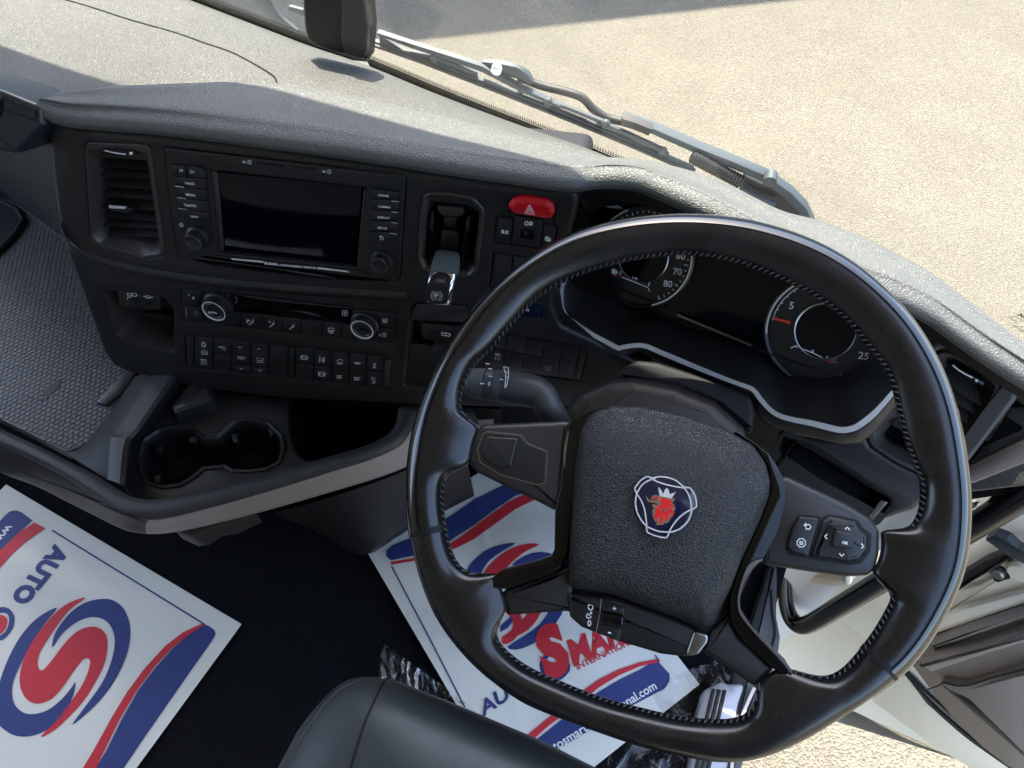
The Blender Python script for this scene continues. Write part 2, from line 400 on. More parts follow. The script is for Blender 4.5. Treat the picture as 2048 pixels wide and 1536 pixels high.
# cab body
M_lin = mat('cab_lining', (.74, .69, .60), .8, var=.05)
M_body = mat('cab_paint', (.75, .75, .73), .3)
ZF, ZR = -1.08, .85
V = [E(-1.95, -1.1, ZF), E(.24, -1.1, ZF), E(.245, .30, ZF), E(.30, .62, ZF), E(.36, .95, ZF), E(-1.95, .95, ZF)]
V2 = [v - Vector((0, 0, .12)) for v in V]; n = 6
link('floor', V + V2, [tuple(range(n)), tuple(reversed(range(n, 2*n)))] + [(i, i+n, (i+1) % n + n, (i+1) % n) for i in range(n)], M_carpet, kind='structure')
box('cab_roof', E(-.70, -.15, ZR + .05), (1.27, .95, .05), M_lin, kind='structure')
box('cab_rear_wall', E(-.70, -1.15, -.1), (1.27, .04, .98), M_lin, kind='structure')
def wall_with_hole(name, x, y0, y1, z0, z1, hy0, hy1, hz0, hz1, t, m):
    parts = []
    A = (Vector((1, 0, 0)), Vector((0, 1, 0)), Vector((0, 0, 1)))
    for a, b, c, d in ((y0, hy0, z0, z1), (hy1, y1, z0, z1), (hy0, hy1, z0, hz0), (hy0, hy1, hz1, z1)):
        parts.append(boxvf(E(x, (a+b)/2, (c+d)/2), A, (t, (b-a)/2, (d-c)/2)))
    return multi(name, parts, m, kind='structure')
wall_with_hole('cab_left_wall', -1.98, -1.1, .95, -1.6, ZR, -.55, .80, -.50, .55, .03, M_lin)
box('cab_right_rear_wall', E(.56, -.72, -.1), (.03, .40, .95), M_lin, kind='structure')
hz = lambda x: .12*min(1, max(0, (-.72 - x)/.15))  # left end of the unseen header dropped to block sun from the shelf
hx = [-1.97 + 2.54*i/24 for i in range(25)]; hy = [.80 - .12*((x + .70)/1.0)**2 for x in hx]
grid('windscreen_header', [[E(x, y - .06, .86) for x, y in zip(hx, hy)], [E(x, y - .03, .14 - hz(x)) for x, y in zip(hx, hy)], [E(x, y, .13 - hz(x)) for x, y in zip(hx, hy)], [E(x, y + .02, .20) for x, y in zip(hx, hy)], [E(x, y + .01, .90) for x, y in zip(hx, hy)]], M_lin, kind='structure')
box('engine_cover', E(-.85, .72, -1.46), (1.0, .2, .25), M_carpet, kind='structure')

# ================================================================== DASHBOARD
PF = Pl((-.268, .525, -.464), (.995, .097, 0), (.094, -.965, .165))
dash = thing('dashboard', 'dark grey padded truck dashboard running under the windscreen, its centre turned to the driver', 'dashboard', E(-.5, .65, -.86))
Fp = [(-420, -310), (-200, -224), (0, -147), (190, -73), (380, 0), (500, 46), (620, 92), (740, 134), (880, 194), (1040, 258), (1200, 322), (1400, 410), (1600, 520), (1850, 670), (2100, 830)]
Gp = [(-420, -10), (-200, 110), (0, 184), (105, 232), (300, 205), (460, 195), (600, 212), (740, 234), (900, 264), (1050, 300), (1180, 330), (1350, 420), (1560, 500), (1800, 600), (2050, 740)]
zf = [-.50]*11 + [-.53, -.56, -.60, -.64]; zg = [-.47, -.465, -.46, -.462, -.452, -.45, -.45, -.45, -.45, -.455, -.462, -.47, -.49, -.52, -.56]
r0 = [onZ(*p, z) for p, z in zip(Fp, zf)]; r3 = [onZ(*p, z) for p, z in zip(Gp, zg)]
box('bulkhead', E(-.80, .80, -.93), (1.02, .02, .18), M_dark, kind='structure')
box('footwell_bulkhead', E(-.03, .615, -.93), (.30, .012, .20), M_dark, kind='structure')
# windscreen: one curved pane standing along the far edge of the dashboard, leaning back, with black dotted edge
base = resample(spline([p + Vector((0, .004, 0)) for p in [r0[0] + Vector((-.5, -.06, 0))] + r0], 4), 60)
def wsp(p, t): return p + Vector((0, -.13*t, t))
wsT = thing('windscreen', 'large curved windscreen with thin black dotted lower edge, view of sunlit yard', 'windscreen', base[20])
grid('pane', [[wsp(p, -.05 + 1.0*j/8) for p in base] for j in range(9)], M_glass, wsT, flip=True)
grid('black_border', [[wsp(p, t) + Vector((0, .003, 0)) for p in base] for t in (-.03, .0075)], M_gloss, wsT, flip=True)
dots = []
for p in resample(base, 900)[120:]:
    for k_ in range(2):
        c_ = wsp(p, .0094 + .0026*k_) + Vector((0, .003, 0)); s_ = .0010 - .0003*k_; dots.append(([c_ + Vector((x*s_, 0, z*s_)) for x, z in ((-1, -1), (1, -1), (1, 1), (-1, 1))], [(0, 1, 2, 3)]))
multi('dot_matrix', dots, M_gloss, wsT, kind='stuff')
# painted cab front below the glass
rows = [[p + Vector((0, dy, dz)) for p in base] for dy, dz in ((.0, -.052), (.01, -.10), (.03, -.5), (.03, -1.1), (.0, -1.25))]
grid('cab_front_panel', rows, M_body, kind='structure')
r1 = [a.lerp(b, .35) + Vector((0, 0, .012)) for a, b in zip(r0, r3)]; r2 = [a.lerp(b, .75) + Vector((0, 0, .012)) for a, b in zip(r0, r3)]
r00 = [a + Vector((0, .03, -.05)) for a in r0]
r4 = [b + Vector((0, -.012, -.03)) for b in r3]
r5 = [onZ(*p, -.86) if i < 3 else b + Vector((0, 0, -.35)) for i, (p, b) in enumerate(zip([(-420, 200), (-200, 300), (0, 385)] + Gp[3:], r3))]
r45 = [a.lerp(b, .55) + Vector((0, -.0, .0)) for a, b in zip(r4, r5)]
top = loft('dash_top', [r00, r0, r1, r2, r3], M_softfine, dash, 5, 5)
loft('dash_front', [r3[:4], r4[:4], r45[:4], r5[:4]], M_softshade, dash, 5, 5)
from mathutils.bvhtree import BVHTree
def bvh_of(o):
    L = worldloc(o); me = o.data
    return BVHTree.FromPolygons([v.co + L for v in me.vertices], [tuple(p.vertices) for p in me.polygons])
def hit(b, x, y, lift=0.0):
    r = ray(x, y).normalized(); q = b.ray_cast(EYE, r)
    if q[0] is None: return None
    n = q[1] if q[1].dot(r) < 0 else -q[1]
    return q[0] + n * lift
bt = bvh_of(top)
# airbag lid seam: a sunk dark joint
jl = spline([Vector((a, b, 0)) for a, b in [(60, -18), (160, 8), (260, 40)] + zH((0, 268), (230, 350), (450, 425), (600, 500), (740, 580), (800, 620), (822, 645), (835, 675))], 6)
sp = [p for p in (hit(bt, v.x, v.y, .0002) for v in jl) if p]
tube('lid_joint', sp, .0011, M_dark, dash, 6, 1)

# raised soft pad (binnacle cushion) with rolled front edge
Ap = [(92, 234), (112, 244), (150, 254), (220, 260), (300, 266), (400, 277), (500, 290), (700, 317), (900, 348), (1060, 371), (1140, 381)]
Az = [(1185, 377, -.455), (1225, 375, -.453), (1275, 381, -.453), (1330, 404, -.456), (1420, 444, -.46), (1500, 488, -.468), (1600, 535, -.478), (1700, 578, -.49), (1800, 618, -.50), (1850, 643, -.508), (1885, 668, -.515), (1960, 722, -.53), (2048, 778, -.545), (2170, 858, -.565)]
A = [PF.px(p, .006) for p in Ap] + [onZ(*p) for p in Az]
Ep = [(98, 197, -.432), (118, 188, -.430), (160, 181, -.428), (225, 175, -.426), (300, 172, -.425), (385, 169, -.425), (470, 168, -.427), (640, 182, -.432), (830, 225, -.438), (1010, 268, -.440), (1110, 294, -.443),
      (1180, 311, -.445), (1218, 319, -.445), (1280, 323, -.447), (1335, 334, -.449), (1400, 352, -.450), (1462, 376, -.452), (1560, 425, -.46), (1640, 447, -.466), (1730, 480, -.473), (1790, 510, -.48), (1850, 542, -.486), (1930, 600, -.50), (2048, 690, -.52), (2170, 775, -.54)]
Ee = [onZ(*p) for p in Ep]
rows = []
for i, (a, e) in enumerate(zip(A, Ee)):
    d = (e - a); hz = Vector((d.x, d.y, 0)); hd = Vector((0, 1, 0)) if i > 2 else Vector((.4, .9, 0)); L = hz.length
    up = Vector((0, 0, 1)); top_z = e.z - a.z
    bp = Vector((0, -1, 0)) if i > 2 else Vector((-.3, -.9, 0))
    rows.append([a + hd*.03 + up*.002, a + up*0, a + bp*.006 + up*.005, a + bp*.0075 + up*.010, a + bp*.004 + up*.0165, a + hd*.005 + up*.0205, Vector((*(a.lerp(e, .22).xy), a.z*.8 + e.z*.2 + .0195)), Vector((*(a.lerp(e, .6).xy), a.z*.35 + e.z*.65 + .0085)), Vector((*(a.lerp(e, .88).xy), e.z + .002)), e + up*.0, e + hd*.012 + up*-.008, e + hd*.03 - up*.05])
r0_ = rows[0]; rows[0] = [p.lerp(Vector((A[0].x, A[0].y, p.z)), .55) if k_ in (0, 9, 10, 11, 12) else p for k_, p in enumerate(r0_)]
rows[0] = [rows[0][1] + (p - rows[0][1])*.92 for p in rows[0]]
rows = list(zip(*rows))
pad = loft('pad', [list(r) for r in rows], M_soft, dash, 5, 5)

# ---- console face with its openings
def hole(px, h=0.0, r=.006): return rnd(ccw(PF.uvs(px, h)), r)
out = [(92, 236), (150, 256), (300, 268), (500, 291), (800, 335), (1000, 366), (1163, 384), (1150, 440), (1116, 560), (1106, 612), (1120, 652), (1196, 688), (1245, 712), (1300, 740), (1300, 800), (1180, 815), (1000, 818), (820, 812), (700, 806), (600, 802), (480, 790), (380, 776), (250, 745), (222, 730), (205, 706), (188, 660), (170, 610), (150, 555), (132, 510), (115, 450), (100, 345)]
vent_o = zA((232, 128), (245, 115), (560, 127), (582, 150), (660, 690), (640, 718), (560, 735), (300, 655), (262, 610))
info_o = zA((652, 145), (672, 141), (1905, 284), (1926, 305), (1892, 830), (1872, 850), (1835, 850), (770, 740), (722, 700), (690, 500))
clim_o = zA((742, 888), (1100, 925), (1760, 1003), (1872, 1018), (1855, 1172), (1400, 1130), (765, 1062), (750, 1020))
sw_o = zA((758, 1138), (1000, 1158), (1330, 1190), (1848, 1256), (1835, 1408), (1330, 1355), (785, 1302), (768, 1275))
usb_o = zA((316, 893), (480, 905), (642, 925), (702, 990), (704, 1222), (640, 1212), (430, 1150), (395, 1115))
lev_o = z4((150, 150), (190, 118), (310, 118), (500, 150), (580, 235), (580, 330), (535, 650), (480, 705), (330, 700), (150, 655), (108, 570), (128, 300))
haz_o = z4((735, 190), (765, 150), (850, 140), (1005, 165), (1058, 205), (1068, 265), (1045, 305), (1075, 355), (1048, 502), (945, 506), (640, 468), (655, 290), (745, 262))
bl_o = z4((632, 530), (775, 548), (930, 572), (905, 810), (740, 795), (604, 782))
sh_o = z4((70, 920), (110, 868), (440, 885), (480, 935), (440, 1180), (215, 1180), (250, 1480), (20, 1450), (50, 1150))
dsp_o = z4((830, 872), (975, 890), (962, 990), (822, 962))
rb_o = z4((600, 1075), (740, 1092), (1278, 1198), (1232, 1412), (1100, 1396), (560, 1330))
slot_o = zB((765, 712), (1180, 770), (1240, 850), (1235, 905), (800, 810), (765, 770))
holes = [hole(vent_o, 0, .008), hole(info_o, 0, .006), hole(clim_o, 0, .004), hole(sw_o, 0, .004), hole(usb_o, 0, .008), hole(lev_o, 0, .01), hole(haz_o, 0, .003), hole(bl_o, 0, .003), hole(sh_o, 0, .006), hole(dsp_o, 0, .002), hole(rb_o, 0, .003)]
q = rnd(ccw(PF.uvs(out, 0)), .012)
V, F = prism(q, PF, -.12, 0, .008, holes, -.035, 4, hbev=.0012)
face = link('console_face', V, F, M_face, dash, 40)
# recessed dark carrier behind the openings
q2 = inset(q, .02); V, F = prism(q2, PF, -.10, -.062, 0); link('console_carrier', V, F, M_dark, dash)
# raised crease that runs below the upper row
cre = zA((110, 560), (150, 650), (215, 712), (330, 755), (470, 792), (700, 835), (1000, 872), (1400, 905), (1700, 925), (1925, 938))
rows = []
for dy, h in ((-34, .0002), (-14, .0028), (0, .0034), (16, .0006), (20, .0001)):
    rows.append([PF.px(p, h) for p in [(x, y + dy/2.6256) for x, y in cre]])
loft('crease_ridge', rows, M_face, dash, 4, 3)

# ================================================================== VENTS
def vent(pl, outer, opening, nsl, ytop, ybot, label, name='air_vent', tabs=True, group='air vents of the dashboard'):
    c = pl.px(outer[0]); t = thing(name, label, 'air vent', pl.P(pl.uv(outer[0]), -.03), group)
    qo = rnd(ccw(pl.uvs(outer, 0)), .008); qo = inset(qo, .0006)
    qi = rnd(ccw(pl.uvs(opening, -.012)), .004)
    # bezel: sloping wall from the opening of the face down to the slats
    N = 96
    a = resample([Vector((*p, 0)) for p in qo], N, True); b = resample([Vector((*p, 0)) for p in qi], N, True)
    # align start by angle
    cx = sum(p.x for p in b)/N; cy = sum(p.y for p in b)/N
    def order(ps):
        k = min(range(N), key=lambda i: abs(math.atan2(ps[i].y-cy, ps[i].x-cx)+3.0)); return ps[k:] + ps[:k]
    a = order(a); b = order(b)
    rr = []
    for tt, h in ((0, -.004), (0, -.0005), (.06, .0004), (.30, .0), (.36, -.0012), (.95, -.011), (1, -.0125), (1.0, -.05)):
        rr.append([pl.P((a[i].x*(1-tt)+b[i].x*tt, a[i].y*(1-tt)+b[i].y*tt), h) for i in range(N)])
    grid('bezel', rr, M_inner, t, True, 35)
    V = [pl.P((p.x, p.y), -.05) for p in b]; link('duct', V, [tuple(range(N))], M_dark, t)
    return t, qi
vT, vq = vent(PF, vent_o, zA((305, 196), (565, 214), (625, 630), (612, 652), (350, 612), (326, 560)), 8, 0, 0, 'black upright air vent left of the infotainment screen, with thumb wheel on top')
sl_y = [(304, 588, 243, 262), (306, 592, 293, 310), (309, 597, 347, 366), (312, 602, 401, 420), (316, 606, 458, 476), (320, 610, 512, 530), (324, 614, 556, 572), (330, 618, 604, 618)]
for xa, xb, ya, yb in sl_y:
    a = PF.px(zA((xa, ya))[0], -.015); b = PF.px(zA((xb, yb))[0], -.015)
    c = (a+b)/2; d = (b-a).normalized(); nn = (-PF.n*.82 + PF.v*.55).normalized(); k = d.cross(nn).normalized()
    V, F = boxvf(c + nn*.010, (d, nn, k), ((b-a).length/2 + .002, .010, .0009)); link('slat', V, F, M_face2, vT)
for x0 in (385, 430):
    a = PF.px(zA((x0, 210))[0], -.036); b = PF.px(zA((x0 + 35, 615))[0], -.036); c = (a+b)/2; d = (b-a).normalized()
    V, F = boxvf(c, (d, PF.n, d.cross(PF.n)), ((b-a).length/2, .010, .0012)); link('vane', V, F, M_face2, vT)
plate('tab', zA((350, 452), (470, 462), (492, 470), (478, 492), (440, 490), (365, 480)), PF, -.02, -.008, M_face2, vT, .002)
plate('tab_silver', zA((358, 450), (452, 458), (446, 468), (366, 464)), PF, -.009, -.0072, M_satin, vT, .0003)  # thin silver strip on the tab
plate('thumb_wheel', zA((322, 148), (400, 150), (498, 162), (524, 184), (480, 188), (400, 184), (330, 180)), PF, -.012, .0015, M_gloss, vT, .001, r=.002)
strokes('wheel_mark', [zA((340, 160), (370, 168), (400, 174), (452, 180))], .0013, PF, .0018, M_white, vT)
plate('wheel_mark', zA((470, 168), (486, 169), (485, 182), (469, 181)), PF, .0014, .0018, M_white, vT, 0)

# ================================================================== INFOTAINMENT
inf = thing('infotainment_unit', 'black infotainment unit with dark wide screen, side buttons and two round knobs', 'car radio', PF.P(PF.uv((580, 540)), -.03))
screen_h = zA((900, 262), (1712, 350), (1668, 772), (938, 692))
q = inset(hole(info_o, 0, .006), .0008)
hs = rnd(ccw(PF.uvs(zA((893, 258), (1718, 352), (1668, 775), (935, 694)), 0)), .002)
V, F = prism(q, PF, -.02, .0012, .0012, [hs], -.010, 3); link('housing', V, F, M_face, inf, 40)
plate('screen', zA((925, 272), (1690, 352), (1655, 765), (950, 688)), PF, -.012, -.0045, M_screen, inf, .0006)
plate('screen_frame', zA((896, 263), (932, 282), (964, 686), (940, 690)), PF, -.008, -.0028, M_inner, inf, .0006)
plate('screen_frame', zA((1700, 366), (1713, 367), (1672, 764), (1662, 763)), PF, -.008, -.0028, M_inner, inf, .0006)
plate('brand_strip', zA((788, 727), (890, 705), (1655, 788), (1835, 838), (1830, 848), (1500, 838), (900, 762)), PF, .0, .0022, M_gloss, inf, .0006, r=.002)
plate('silver_line', zA((1003, 727), (1172, 742), (1172, 750), (1010, 735)), PF, .0018, .0028, M_satin, inf, .0002)
plate('silver_line', zA((1455, 774), (1612, 793), (1625, 801), (1455, 783)), PF, .0018, .0028, M_satin, inf, .0002)
text('SCANIA', zA((1180, 758))[0], zA((1252, 765))[0], PF, .0026, M_white, inf, .03)
text('| INFOTAINMENT PREMIUM', zA((1258, 766))[0], zA((1449, 782))[0], PF, .0026, M_white, inf, .02)
def ofs(p, dx, dy): return [(x+dx, y+dy) for x, y in p]
bt_l = [(zA((691, 236), (764, 242), (768, 300), (699, 292)), ''), (zA((771, 243), (835, 247), (867, 268), (870, 305), (775, 299)), ''),
        (zA((699, 298), (869, 309), (875, 364), (757, 355), (748, 348), (704, 344)), 'RADIO'), (zA((708, 354), (757, 358), (875, 369), (879, 423), (766, 413), (757, 406), (714, 402)), 'MEDIA'),
        (zA((716, 411), (768, 416), (880, 427), (884, 482), (774, 472), (766, 464), (722, 460)), 'TRAFFIC'), (zA((724, 470), (776, 475), (884, 486), (888, 538), (758, 523), (730, 500)), 'NAVI')]
tx = {'RADIO': ((765, 337), (814, 341)), 'MEDIA': ((768, 397), (818, 402)), 'TRAFFIC': ((759, 453), (825, 458)), 'NAVI': ((794, 511), (830, 515)),
      'PHONE': ((1778, 400), (1832, 405)), 'CAMERA': ((1777, 459), (1842, 465)), 'DISPLAY': ((1774, 516), (1838, 521)), 'SETUP': ((1774, 571), (1823, 576))}
bt_r = [(zA((1735, 362), (1886, 378), (1886, 425), (1848, 421), (1835, 414), (1732, 412)), 'PHONE'), (zA((1732, 418), (1833, 420), (1846, 428), (1885, 434), (1883, 481), (1846, 477), (1834, 471), (1730, 468)), 'CAMERA'),
        (zA((1730, 475), (1832, 478), (1844, 485), (1882, 489), (1880, 537), (1843, 533), (1830, 527), (1729, 524)), 'DISPLAY'), (zA((1729, 531), (1829, 534), (1842, 541), (1879, 545), (1877, 592), (1837, 588), (1824, 582), (1728, 580)), 'SETUP'),
        (zA((1728, 588), (1824, 590), (1836, 597), (1875, 602), (1872, 640), (1740, 632)), '')]
for px, s in bt_l + bt_r:
    b = plate('button', px, PF, 0, .0042, M_face2, inf, .0007)
    if s: text(s, *zA(*tx[s]), PF, .0045, M_white, b, .015)
for px in (((710, 348), (748, 352), (756, 357)), ((719, 407), (757, 411), (766, 416)), ((727, 465), (764, 469), (773, 474)), ((1846, 425), (1885, 430)), ((1846, 482), (1883, 486)), ((1843, 538), (1880, 543)), ((1836, 594), (1876, 599))):
    strokes('light_line', [zA(*px)], .0007, PF, .0044, M_satin, inf)
strokes('lettering', [zA((735, 258), (735, 274)), zA((748, 259), (738, 266), (747, 274), (748, 259)), zA((791, 263), (791, 279), (802, 272), (791, 263)), zA((806, 264), (806, 281))], .0005, PF, .0045, M_white, inf)
strokes('lettering', [zA((1784, 615), (1800, 612), (1805, 622), (1797, 629), (1786, 628)), zA((1791, 608), (1783, 615), (1790, 621))], .0006, PF, .0045, M_white, inf)
strokes('lettering', [zA(*[(742 + 9*math.sin(R_(a)), 551 - 9*math.cos(R_(a))) for a in range(40, 321, 20)]), zA((742, 538), (742, 550))], .0006, PF, .0016, M_white, inf)
text('SD', *zA((1065, 225), (1083, 227)), PF, .0016, M_white, inf, .02); text('SD', *zA((1484, 275), (1502, 277)), PF, .0016, M_white, inf, .02)
for x, y in ((1092, 211), (1511, 261)): strokes('lettering', [zA((x, y+4), (x+4, y), (x+16, y+1), (x+15, y+21), (x, y+19), (x, y+4)), zA((x+7, y+7), (x+7, y+15))], .0005, PF, .0016, M_white, inf)
for a in (((1140, 218), (1278, 234), (1277, 247), (1152, 232)), ((1316, 238), (1446, 252), (1442, 266), (1318, 250))): plate('card_slot', zA(*a), PF, .001, .0017, M_dark, inf, .0002)
def knob(pl, c, cb, r, hgt, parent, ring=M_satin_dark, cap=M_face2, base=M_face2, rb=None, name='knob', ringw=.0012):
    """c: photo point of the cap centre (at height hgt); r cap radius in m; rb base radius"""
    q = pl.uv(c, hgt); rb = rb or r*1.12
    prof = [(rb, 0), (rb, hgt*.35), (r*1.03, hgt*.45), (r, hgt*.9), (r*.985, hgt*.97), (r*.94, hgt), (r*.94 - ringw, hgt*1.0), (r*.94 - ringw - .0003, hgt - .0012), (r*.72, hgt - .0012), (r*.66, hgt-.0004), (r*.60, hgt - .0016)]
    mi = [0, 0, 0, 0, 0, 1, 1, 0, 0, 0, 0]
    return lathe(name, q, pl, prof, [base, ring], parent, 48, mi)
kk = .67 / FPX   # metres per photo pixel near the console
knob(PF, zA((801, 646))[0], None, .0105, .017, inf, rb=.0130)
knob(PF, zA((1781, 765))[0], None, .0097, .014, inf, rb=.0122)

# ================================================================== CLIMATE PANEL
cli = thing('climate_control_panel', 'narrow black climate control panel with AUTO knob, below the infotainment unit', 'control panel', PF.P(PF.uv((580, 640)), -.03))
q = inset(hole(clim_o, 0, .004), .0008)
V, F = prism(q, PF, -.02, .0008, .0012, (), None, 3); link('housing', V, F, M_face, cli, 40)
plate('display', zA((1000, 912), (1100, 922), (1640, 986), (1640, 1068), (1000, 1003)), PF, .0, .0016, M_gloss, cli, .0004)
def cy(x): return 1003 + (x - 1000)*.112
for a, b in ((955, 1050), (1056, 1160), (1165, 1268), (1273, 1372), (1377, 1476), (1481, 1582), (1587, 1640)):
    plate('button', zA((a, cy(a)+4), (b, cy(b)+4), (b-1, cy(b)+80), (a-1, cy(a)+80)), PF, 0, .0032, M_face2, cli, .0006)
plate('button', zA((752, 892), (850, 900), (838, 950), (838, 975), (762, 972)), PF, 0, .003, M_face2, cli, .0006)
plate('button', zA((763, 978), (838, 982), (860, 1050), (850, 1064), (772, 1052)), PF, 0, .003, M_face2, cli, .0006)
plate('button', zA((1775, 1010), (1870, 1020), (1862, 1092), (1785, 1085)), PF, 0, .003, M_face2, cli, .0006)
plate('button', zA((1785, 1092), (1861, 1098), (1853, 1168), (1760, 1158)), PF, 0, .003, M_face2, cli, .0006)
kL = knob(PF, zA((911, 1006))[0], None, .0158, .017, cli, ring=M_satin, rb=.0185, ringw=.0014)
text('AUTO', *zA((885, 1014), (930, 1019)), PF, .0166, M_white, kL, .02)
kR = knob(PF, zA((1690, 1103))[0], None, .0150, .015, cli, ring=M_satin, rb=.0172, ringw=.0014)
lathe('knob_sensor', PF.uv(zA((1689, 1104))[0], .015), PF, [(.0022, .013), (.0022, .0150), (.0012, .0151), (.0008, .0140)], M_gloss, kR, 16)
def seated(x, y, ar):      # little seated figure with an air arrow
    L = [zA((x+8, y-12), (x+12, y-8)), zA((x+11, y-3), (x+7, y+10), (x-4, y+11), (x-8, y+20), (x-16, y+20)), zA((x-1, y+4), (x+7, y+2))]
    if 'f' in ar: L += [zA((x-22, y-3), (x-8, y-3)), zA((x-12, y-7), (x-7, y-3), (x-12, y+1))]
    if 'd' in ar: L += [zA((x-22, y-8), (x-22, y+8)), zA((x-26, y+4), (x-22, y+9), (x-18, y+4))]
    if 'u' in ar: L += [zA((x-20, y-8), (x-6, y-6))]
    return L
for x, y, ar in ((1110, 1055, 'fd'), (1218, 1067, 'u'), (1324, 1078, '')): strokes('lettering', seated(x, y, ar), .0006, PF, .0035, M_white, cli)
strokes('lettering', [zA((1512, 1098), (1520, 1092), (1538, 1093), (1546, 1101), (1539, 1112), (1518, 1110), (1512, 1098))] + [zA((x, 1103), (x-2, 1110), (x+1, 1116), (x-1, 1122)) for x in (1521, 1529, 1537)], .0006, PF, .0035, M_white, cli)
strokes('lettering', [zA((x, 1042), (x+2, 1050), (x-2, 1057), (x, 1066)) for x in (1802, 1811, 1820)], .0007, PF, .0033, M_white, cli)
text('P', *zA((1782, 1135), (1791, 1136)), PF, .0033, M_white, cli, .02)
def fan(x, y, r): return [zA(*[(x + dx*r + r*.75*math.cos(R_(a)), y + dy*r + r*.75*math.sin(R_(a))) for a in range(0, 361, 40)]) for dx, dy in ((-.7, -.7), (.7, -.7), (-.7, .7), (.7, .7))]
strokes('lettering', fan(1807, 1128, 7), .0005, PF, .0033, M_white, cli)
strokes('lettering', fan(1601, 1014, 10), .0005, PF, .0019, M_white, cli)
strokes('lettering', [zA((806 + 8*math.cos(a), 935 + 8*math.sin(a)), (806 - 8*math.cos(a), 935 - 8*math.sin(a))) for a in (0, 1.05, 2.1)] + [zA((778, 922), (782, 914), (786, 922))], .0005, PF, .0033, M_white, cli)
strokes('lettering', [zA((810, 1003), (822, 1002), (826, 1012), (830, 1028), (814, 1030), (810, 1003)), zA((814, 1012), (824, 1020)), zA((1024, 930), (1034, 934), (1030, 944), (1036, 952), (1028, 962), (1020, 958))], .0005, PF, .0033, M_grey, cli)
strokes('light_line', [zA((768, 985), (770, 1035))], .0006, PF, .0033, M_grey, cli)

# ================================================================== SWITCH PANEL
swp = thing('switch_panel', 'two blocks of small black rocker switches under the climate panel', 'switch panel', PF.P(PF.uv((580, 750)), -.03))
q = inset(hole(sw_o, 0, .004), .0008)
V, F = prism(q, PF, -.02, -.0012, .0008); link('housing', V, F, M_inner, swp, 40)
def Q(x0, x1, f0, f1, a, sl):   # band of a switch column between fractions of its height
    t0 = a + (x0-815)*sl; t1 = a + (x1-815)*sl; H = 166
    return zA((x0, t0 + H*f0), (x1, t1 + H*f0), (x1-2, t1 + H*f1), (x0-2, t0 + H*f1))
T_, SLp = 1138, .106
cols = [(816, 909, (0, 1)), (914, 1005, (0, .5, 1)), (1010, 1104, (0, .24, .74, 1)), (1109, 1199, (0, .24, .74, 1)), (1205, 1298, (0, 1)),
        (1345, 1435, (0, .5, 1)), (1440, 1529, (0, .5, 1)), (1534, 1621, (0, 1)), (1626, 1712, (0, 1)), (1717, 1802, (0, .5, 1))]
for x0, x1, fr in cols:
    for a, b in zip(fr, fr[1:]):
        plate('switch', Q(x0, x1, a + .012, b - .012, T_, SLp), PF, -.002, .0030, M_face2, swp, .0008)
plate('end_cap', zA((768, 1142), (808, 1144), (806, 1300), (788, 1300), (772, 1275)), PF, -.002, .0012, M_face, swp, .001)
plate('end_cap', zA((1304, 1192), (1338, 1196), (1334, 1350), (1302, 1346)), PF, -.002, .0012, M_face, swp, .001)
plate('end_cap', zA((1808, 1256), (1846, 1260), (1834, 1403), (1806, 1398)), PF, -.002, .0012, M_inner, swp, .001)
hh = .0034
def gl(*ls, m=None, w=.0006): strokes('lettering', [zA(*l) for l in ls], w, PF, hh, m or M_white, swp)
text('MAX', *zA((846, 1262), (876, 1265)), PF, hh, M_white, swp, .02)
gl(((852, 1172), (858, 1166), (866, 1170), (868, 1182), (866, 1190), (858, 1192), (851, 1186), (852, 1172)), w=.0009)
gl(((848, 1218), (854, 1212), (874, 1213), (879, 1220), (878, 1232), (850, 1231), (848, 1218)), ((850, 1222), (878, 1224)))
gl(((842, 1270), (878, 1273)), ((848, 1277), (844, 1283)), ((856, 1278), (854, 1285)), ((864, 1279), (866, 1286)), ((872, 1278), (877, 1284)))
gl(((938, 1190), (972, 1192), (960, 1200), (938, 1190)), ((958, 1200), (968, 1212), (974, 1200)))
for x, y, s in ((1050, 1193, -1), (1150, 1203, -1), (1057, 1306, 1), (1153, 1315, 1)): gl(((x-9, y - 4*s), (x, y + 4*s), (x+9, y - 4*s)))
for x, y in ((1057, 1243),): gl(((x-20, y), (x+20, y+3)), ((x-12, y+6), (x-16, y+12)), ((x-3, y+7), (x-4, y+14)), ((x+6, y+8), (x+8, y+14)), ((x+13, y+8), (x+18, y+13)))
gl(((1138, 1248), (1143, 1262), (1168, 1264), (1172, 1252)), ((1136, 1270), (1174, 1273)), ((1150, 1250), (1160, 1251)))
for x, y in ((1387, 1247), (1479, 1335)): gl([(x + 12*math.cos(R_(a)), y + 12*math.sin(R_(a))) for a in range(0, 361, 30)], *[[(x + s*18*math.cos(R_(a)), y + 15*math.sin(R_(a))) for a in range(-50, 51, 20)] for s in (-1, 1)], ((x-6, y), (x+6, y+1)))
gl(((1470, 1240), (1467, 1272)), ((1494, 1246), (1490, 1276)), ((1478, 1268), (1480, 1250), (1488, 1252), (1486, 1270), (1478, 1268)))
for x, y in ((1574, 1278), (1571, 1352), (1666, 1278), (1663, 1362)):
    for dx in (-7, 7): gl([(x+dx + 5*math.cos(R_(a)), y + 5*math.sin(R_(a))) for a in range(0, 361, 45)])
gl([(1575 + 15*math.cos(R_(a)), 1268 + 11*math.sin(R_(a))) for a in range(180, 361, 30)]); gl(((1558, 1341), (1588, 1344))); gl(((1648, 1272), (1686, 1276))); gl(((1648, 1350), (1682, 1353)))
gl(((1755, 1282), (1757, 1302)), ((1748, 1280), (1768, 1282)), ((1746, 1300), (1766, 1303)), ((1750, 1291), (1764, 1292)))
